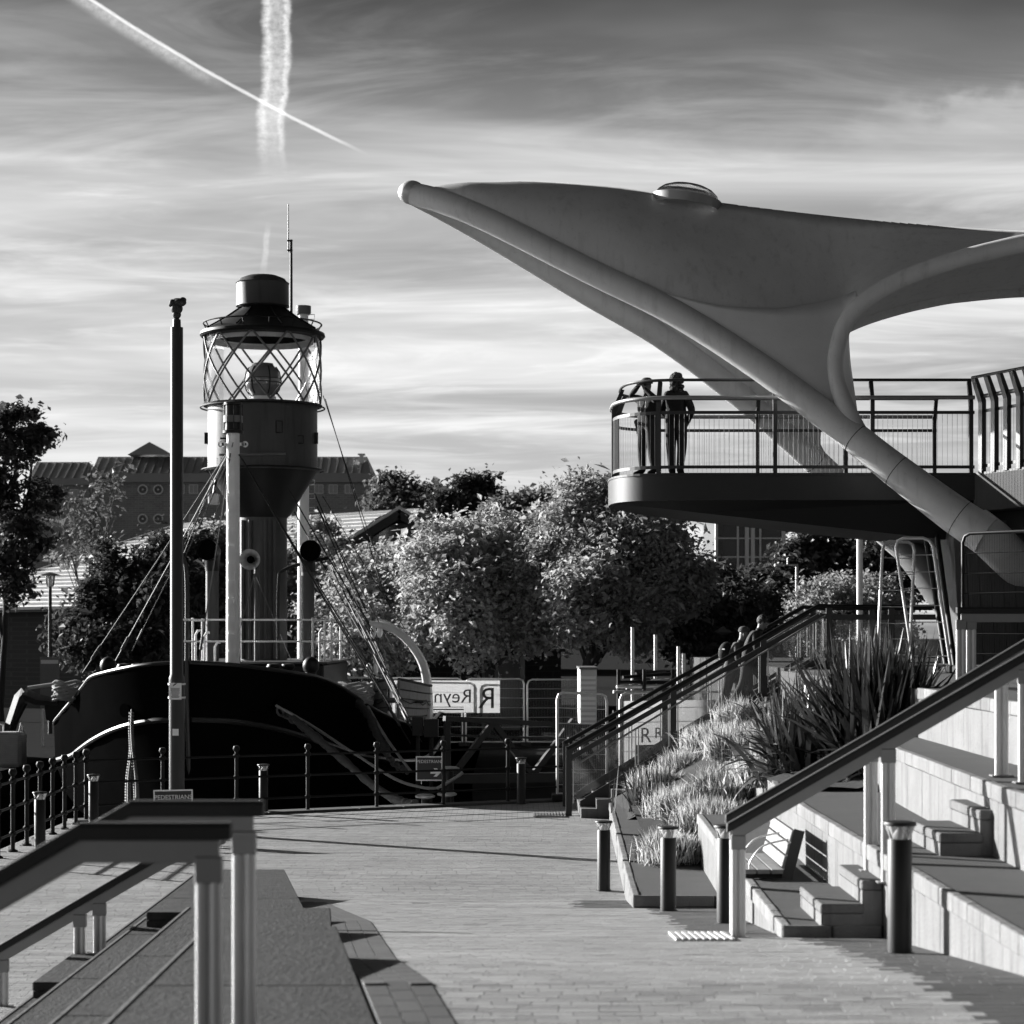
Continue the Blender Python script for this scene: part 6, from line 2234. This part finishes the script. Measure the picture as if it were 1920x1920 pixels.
# ================================================================== people
def person(label, base, yaw, H, J_over, mats, hair=None, cap=False, extras=None, fem=False):
    J = {'pelvis': (0, 0, .97), 'spine': (0, .005, 1.13), 'chest': (0, 0, 1.32), 'neck': (0, .0, 1.47), 'neck2': (0, .015, 1.53), 'head': (0, .03, 1.60), 'head2': (0, .03, 1.68), 'crown': (0, .02, 1.735),
         'shL': (-.165, 0, 1.41), 'elL': (-.22, -.03, 1.13), 'wrL': (-.22, .06, .90), 'shR': (.165, 0, 1.41), 'elR': (.22, -.03, 1.13), 'wrR': (.22, .06, .90),
         'hipL': (-.088, 0, .92), 'knL': (-.10, .03, .51), 'anL': (-.10, -.02, .10), 'toL': (-.115, .10, .045), 'tiL': (-.12, .19, .03),
         'hipR': (.088, 0, .92), 'knR': (.10, .03, .51), 'anR': (.10, -.02, .10), 'toR': (.115, .10, .045), 'tiR': (.12, .19, .03)}
    J.update(J_over)
    R = {'pelvis': .165, 'spine': .165, 'chest': .175, 'neck': .085, 'neck2': .06, 'head': .078, 'head2': .098, 'crown': .066,
         'sh': .092, 'el': .068, 'wr': .046, 'hip': .13, 'kn': .092, 'an': .07, 'to': .05, 'ti': .036, 'pa': .034}
    bones = [('pelvis', 'spine', 'top'), ('spine', 'chest', 'top'), ('chest', 'neck', 'top'), ('neck', 'neck2', 'skin'), ('neck2', 'head', 'skin'), ('head', 'head2', 'skin'), ('head2', 'crown', 'skin')]
    for s in 'LR':
        w, e = Vector(J['wr' + s]), Vector(J['el' + s])
        d = (w - e).normalized()
        fw = Vector((0, 1, 0)) - d * d.y
        fw = fw.normalized() if fw.length > .2 else Vector((1, 0, 0))
        sd = d.cross(fw)
        J['pa' + s] = tuple(w + d * .065)
        bones += [('chest', 'sh' + s, 'top'), ('sh' + s, 'el' + s, 'top'), ('el' + s, 'wr' + s, 'top'), ('wr' + s, 'pa' + s, 'skin')]
        for k, (o_, l_) in enumerate(((-.030, .062), (-.010, .072), (.010, .068), (.030, .052))):
            a = Vector(J['pa' + s]) + fw * o_ + d * .012
            J[f'f{k}a' + s] = tuple(a + d * l_ * .5 + sd * .004)
            J[f'f{k}b' + s] = tuple(a + d * l_ + sd * .018)
            bones += [('pa' + s, f'f{k}a' + s, 'skin'), (f'f{k}a' + s, f'f{k}b' + s, 'skin')]
        J['ta' + s] = tuple(w + d * .035 + fw * .045)
        J['tb' + s] = tuple(w + d * .07 + fw * .062 + sd * .01)
        bones += [('wr' + s, 'ta' + s, 'skin'), ('ta' + s, 'tb' + s, 'skin')]
        bones += [('pelvis', 'hip' + s, 'legs'), ('hip' + s, 'kn' + s, 'legs'), ('kn' + s, 'an' + s, 'legs'), ('an' + s, 'to' + s, 'shoe'), ('to' + s, 'ti' + s, 'shoe')]
    names = list(J)
    idx = {n: i for i, n in enumerate(names)}
    me = bpy.data.meshes.new('person_cage')
    me.from_pydata([J[n] for n in names], [(idx[a], idx[b]) for a, b, _ in bones], [])
    ob = bpy.data.objects.new('person_cage', me)
    COL.objects.link(ob)
    sk = ob.modifiers.new('skin', 'SKIN')
    sk.use_smooth_shade = True
    ob.modifiers.new('sub', 'SUBSURF').levels = 2
    lay = me.skin_vertices[0].data
    for n in names:
        r = R.get(n) or R.get(n[:-1]) or .0095
        if n[0] == 'f' or n[0] == 't' and n[1] in 'ab':
            r = .0095
        rx = ry = r
        if n in ('pelvis', 'spine', 'chest'):
            rx, ry = r * 1.12, r * .86
        lay[idx[n]].radius = (rx, ry)
        lay[idx[n]].use_root = (n == 'pelvis')
    bpy.context.view_layer.update()
    ev_ = bpy.data.meshes.new_from_object(ob.evaluated_get(bpy.context.evaluated_depsgraph_get()))
    bpy.data.objects.remove(ob)
    kinds = ['top', 'skin', 'legs', 'shoe']
    segs = [(Vector(J[a]), Vector(J[b]), kinds.index(k)) for a, b, k in bones]
    bm = bmesh.new()
    bm.from_mesh(ev_)

    def near_kind(c):
        best, bk = 9, 0
        for a, b, k in segs:
            ab = b - a
            t_ = max(0, min(1, (c - a).dot(ab) / max(1e-9, ab.length_squared)))
            dd = (c - a - ab * t_).length - (.03 if k == 0 else 0)
            if dd < best:
                best, bk = dd, k
        return bk
    for f in bm.faces:
        f.material_index = near_kind(f.calc_center_median())
    # face: nose, ears, eye sockets, mouth - joined into the same mesh
    hc = Vector(J['head2']).lerp(Vector(J['head']), .45)
    fdir = Vector(J_over.get('look', (0, 1, 0))).normalized()
    side = Vector((fdir.y, -fdir.x, 0)).normalized()
    up = Vector((0, 0, 1))

    def lump(c, r, sq, mi):
        res = bmesh.ops.create_uvsphere(bm, u_segments=8, v_segments=6, radius=r)
        for v in res['verts']:
            q = v.co.copy()
            v.co = c + side * (q.x * sq[0]) + fdir * (q.y * sq[1]) + up * (q.z * sq[2])
        for f in {f for v in res['verts'] for f in v.link_faces}:
            f.material_index = mi
            f.smooth = True
    lump(hc + fdir * .090 + up * -.012, .016, (.8, 1.2, 1.5), 1)
    lump(hc + fdir * .078 + up * -.055, .018, (1.3, .6, .45), 4)
    for s in (-1, 1):
        lump(hc + side * (s * .033) + fdir * .080 + up * .02, .011, (1.2, .6, .8), 4)
        lump(hc + side * (s * .088) + fdir * -.005, .024, (.4, .8, 1.3), 1)
    lump(hc + fdir * .055 + up * -.075, .03, (1.0, .9, .8), 1)
    sc_ = H / 1.78
    M = Matrix.Rotation(yaw, 4, 'Z') @ Matrix.Scale(sc_, 4)
    bmesh.ops.transform(bm, matrix=M, verts=bm.verts)
    ev2 = bpy.data.meshes.new('body')
    bm.to_mesh(ev2)
    bm.free()
    for m_ in (mats['top'], 'skin', mats['legs'], mats['shoe'], 'hair'):
        ev2.materials.append(MATS[m_])
    for p in ev2.polygons:
        p.use_smooth = True
    t = thing('person', label, 'person', base, 'people')
    link('body', ev2, t)

    def W(v):
        return Vector(base) + (M @ Vector(v))
    H_ = W(Vector(J['head2']))
    fd = (M.to_3x3() @ fdir).normalized()
    if hair:
        mb = MB()
        rnd = random.Random(hash(label) % 1000)
        for k in range(70 if hair == 'curly' else 26):
            a, e = rnd.uniform(0, 2 * PI), rnd.uniform(-.35, 1.4) if hair == 'curly' else rnd.uniform(.1, 1.4)
            dv = Vector((math.cos(a) * math.cos(e), math.sin(a) * math.cos(e), math.sin(e)))
            if dv.dot(fd) > .45 and dv.z < .5:
                continue
            rr = .098 if hair == 'curly' else .082
            mb.ball(H_ + Vector((dv.x * rr, dv.y * rr, dv.z * rr * 1.02 + .005)), rnd.uniform(.03, .05) if hair == 'curly' else rnd.uniform(.03, .036), 7, 5)
        mb.ball(H_ + fd * -.012 + Vector((0, 0, .012)), .102, 12, 9)
        if hair == 'curly':
            for k in range(40):
                a = rnd.uniform(-1.7, 1.7)
                bk = -fd
                s3 = Vector((-bk.y, bk.x, 0))
                q = bk * math.cos(a) + s3 * math.sin(a)
                mb.ball(H_ + q * rnd.uniform(.07, .11) + Vector((0, 0, rnd.uniform(-.2, .02))), rnd.uniform(.03, .045), 7, 5)
        mb.build('hair', 'hair', t, smooth=True)
    if cap:
        c = H_ + Vector((0, 0, .02))
        mb = MB()
        mb.lathe([(.108, .0), (.108, .03), (.095, .07), (.06, .098), (.0, .108)], c, 16)
        s2 = Vector((fd.y, -fd.x, 0))
        mb.add([c + s2 * -.085 + fd * .06, c + s2 * .085 + fd * .06, c + s2 * .06 + fd * .185 + Vector((0, 0, -.02)), c + s2 * -.06 + fd * .185 + Vector((0, 0, -.02))], [(0, 1, 2, 3)])
        mb.build('cap', cap, t, smooth=True)
    if extras:
        extras(t, W, fd)
    return t


def sunglasses(t, W, fd):
    c = W((0, .03, 1.68)) + Vector((0, 0, -.012)) + fd * .083
    s2 = Vector((fd.y, -fd.x, 0))
    mb = MB()
    for s in (-1, 1):
        mb.ball(c + s2 * (.034 * s), .024, 8, 6, (1, 1, .8))
    mb.tube([c - s2 * .095 - fd * .08, c - s2 * .06, c + s2 * .06, c + s2 * .095 - fd * .08], .006, 5)
    mb.build('sunglasses', 'hair', t, smooth=True)
    b = MB()
    for k in range(7):
        q = W((.21 - .01 * k, .08, 1.0 - .05 * k))
        b.ball(q, .05 - .004 * k, 7, 5, (1, .7, 1.1))
    b.build('tied_jacket', 'cloth_mid', t, smooth=True)
    # open collar and lanyard of pale piping
    for s in (-1, 1):
        MB().tube([W((.05 * s, .09, 1.46)), W((.075 * s, .135, 1.36)), W((.05 * s, .135, 1.16))], .007, 5).build('piping', 'cloth_light', t)


ZP = ZD + .002
person('person in cap and sunglasses on the deck, hands raised to shade the face', (2.37, 37.2, ZP), math.radians(133), 1.68,
       {'elR': (.40, .05, 1.50), 'wrR': (.13, .12, 1.66), 'elL': (-.33, .12, 1.36), 'wrL': (-.12, .17, 1.56), 'hipL': (-.085, 0, .92), 'anL': (-.13, -.04, .10), 'anR': (.13, .0, .10), 'knL': (-.12, .03, .51), 'knR': (.12, .04, .51), 'toL': (-.15, .08, .045), 'tiL': (-.165, .17, .03), 'toR': (.15, .12, .045), 'tiR': (.165, .21, .03)},
       {'top': 'cloth_black', 'legs': 'cloth_dark', 'shoe': 'cloth_black'}, None, 'cloth_mid', sunglasses)
person('person with dark curly hair and dark jacket on the deck, back turned', (2.87, 37.3, ZP), math.radians(-18), 1.78,
       {'elR': (.30, -.05, 1.14), 'wrR': (.20, .10, .98), 'elL': (-.27, .02, 1.14), 'wrL': (-.16, .16, 1.06), 'anL': (-.07, -.02, .10), 'toL': (-.08, .10, .045), 'tiL': (-.085, .19, .03), 'anR': (.08, -.06, .10), 'toR': (.09, .06, .045), 'tiR': (.095, .15, .03)},
       {'top': 'cloth_black', 'legs': 'cloth_dark', 'shoe': 'cloth_black'}, 'curly')


def stair_z(x, y):
    s = (Vector((x, y, 0)) - Vector((S0.x, S0.y, 0))).dot(e2)
    return S1.z * (math.floor(max(0, min(.999, s / run)) * NS) + 1) / NS


def backpack(t, W, fd):
    mb = MB()
    mb.ball(W((0, -.05, 1.24)), .17, 12, 9, (.95, .75, 1.3))
    mb.build('backpack', 'cloth_black', t, smooth=True)
    for z in (1.32, 1.14):
        MB().tube([W((-.14, -.10, z)), W((0, -.19, z)), W((.14, -.10, z))], .012, 5).build('reflective_band', 'cloth_light', t)


yaw_s = math.atan2(-e2.x, e2.y)
walk = {'spine': (0, .05, 1.12), 'chest': (0, .13, 1.29), 'neck': (0, .19, 1.42), 'neck2': (0, .215, 1.475), 'head': (0, .25, 1.54), 'head2': (0, .265, 1.62), 'crown': (0, .26, 1.675),
        'shL': (-.165, .14, 1.38), 'shR': (.165, .14, 1.38), 'elL': (-.22, .03, 1.14), 'wrL': (-.20, .16, .96), 'elR': (.23, .12, 1.12), 'wrR': (.19, .30, 1.03),
        'knL': (-.10, .30, .62), 'anL': (-.10, .27, .20), 'toL': (-.11, .39, .15), 'tiL': (-.115, .48, .135), 'knR': (.10, -.08, .52), 'anR': (.10, -.32, .11), 'toR': (.11, -.21, .045), 'tiR': (.115, -.12, .03)}
for lab, px, d, H_, mt_, fn, hr_, cp_ in (('person in pale-lit jacket climbing the stair, farther right and ahead', 1402, 39.2, 1.86, {'top': 'cloth_dark', 'legs': 'cloth_dark', 'shoe': 'cloth_black'}, None, 'short', None),
                                ('person in cap with dark backpack climbing the stair, just behind', 1368, 39.5, 1.80, {'top': 'cloth_mid', 'legs': 'cloth_mid', 'shoe': 'cloth_dark'}, backpack, None, 'cloth_mid')):
    x = (px - 960) / FPX * d
    zb = stair_z(x - .25, d)
    person(lab, (x, d, zb), yaw_s, H_, walk, mt_, hr_, cp_, fn)
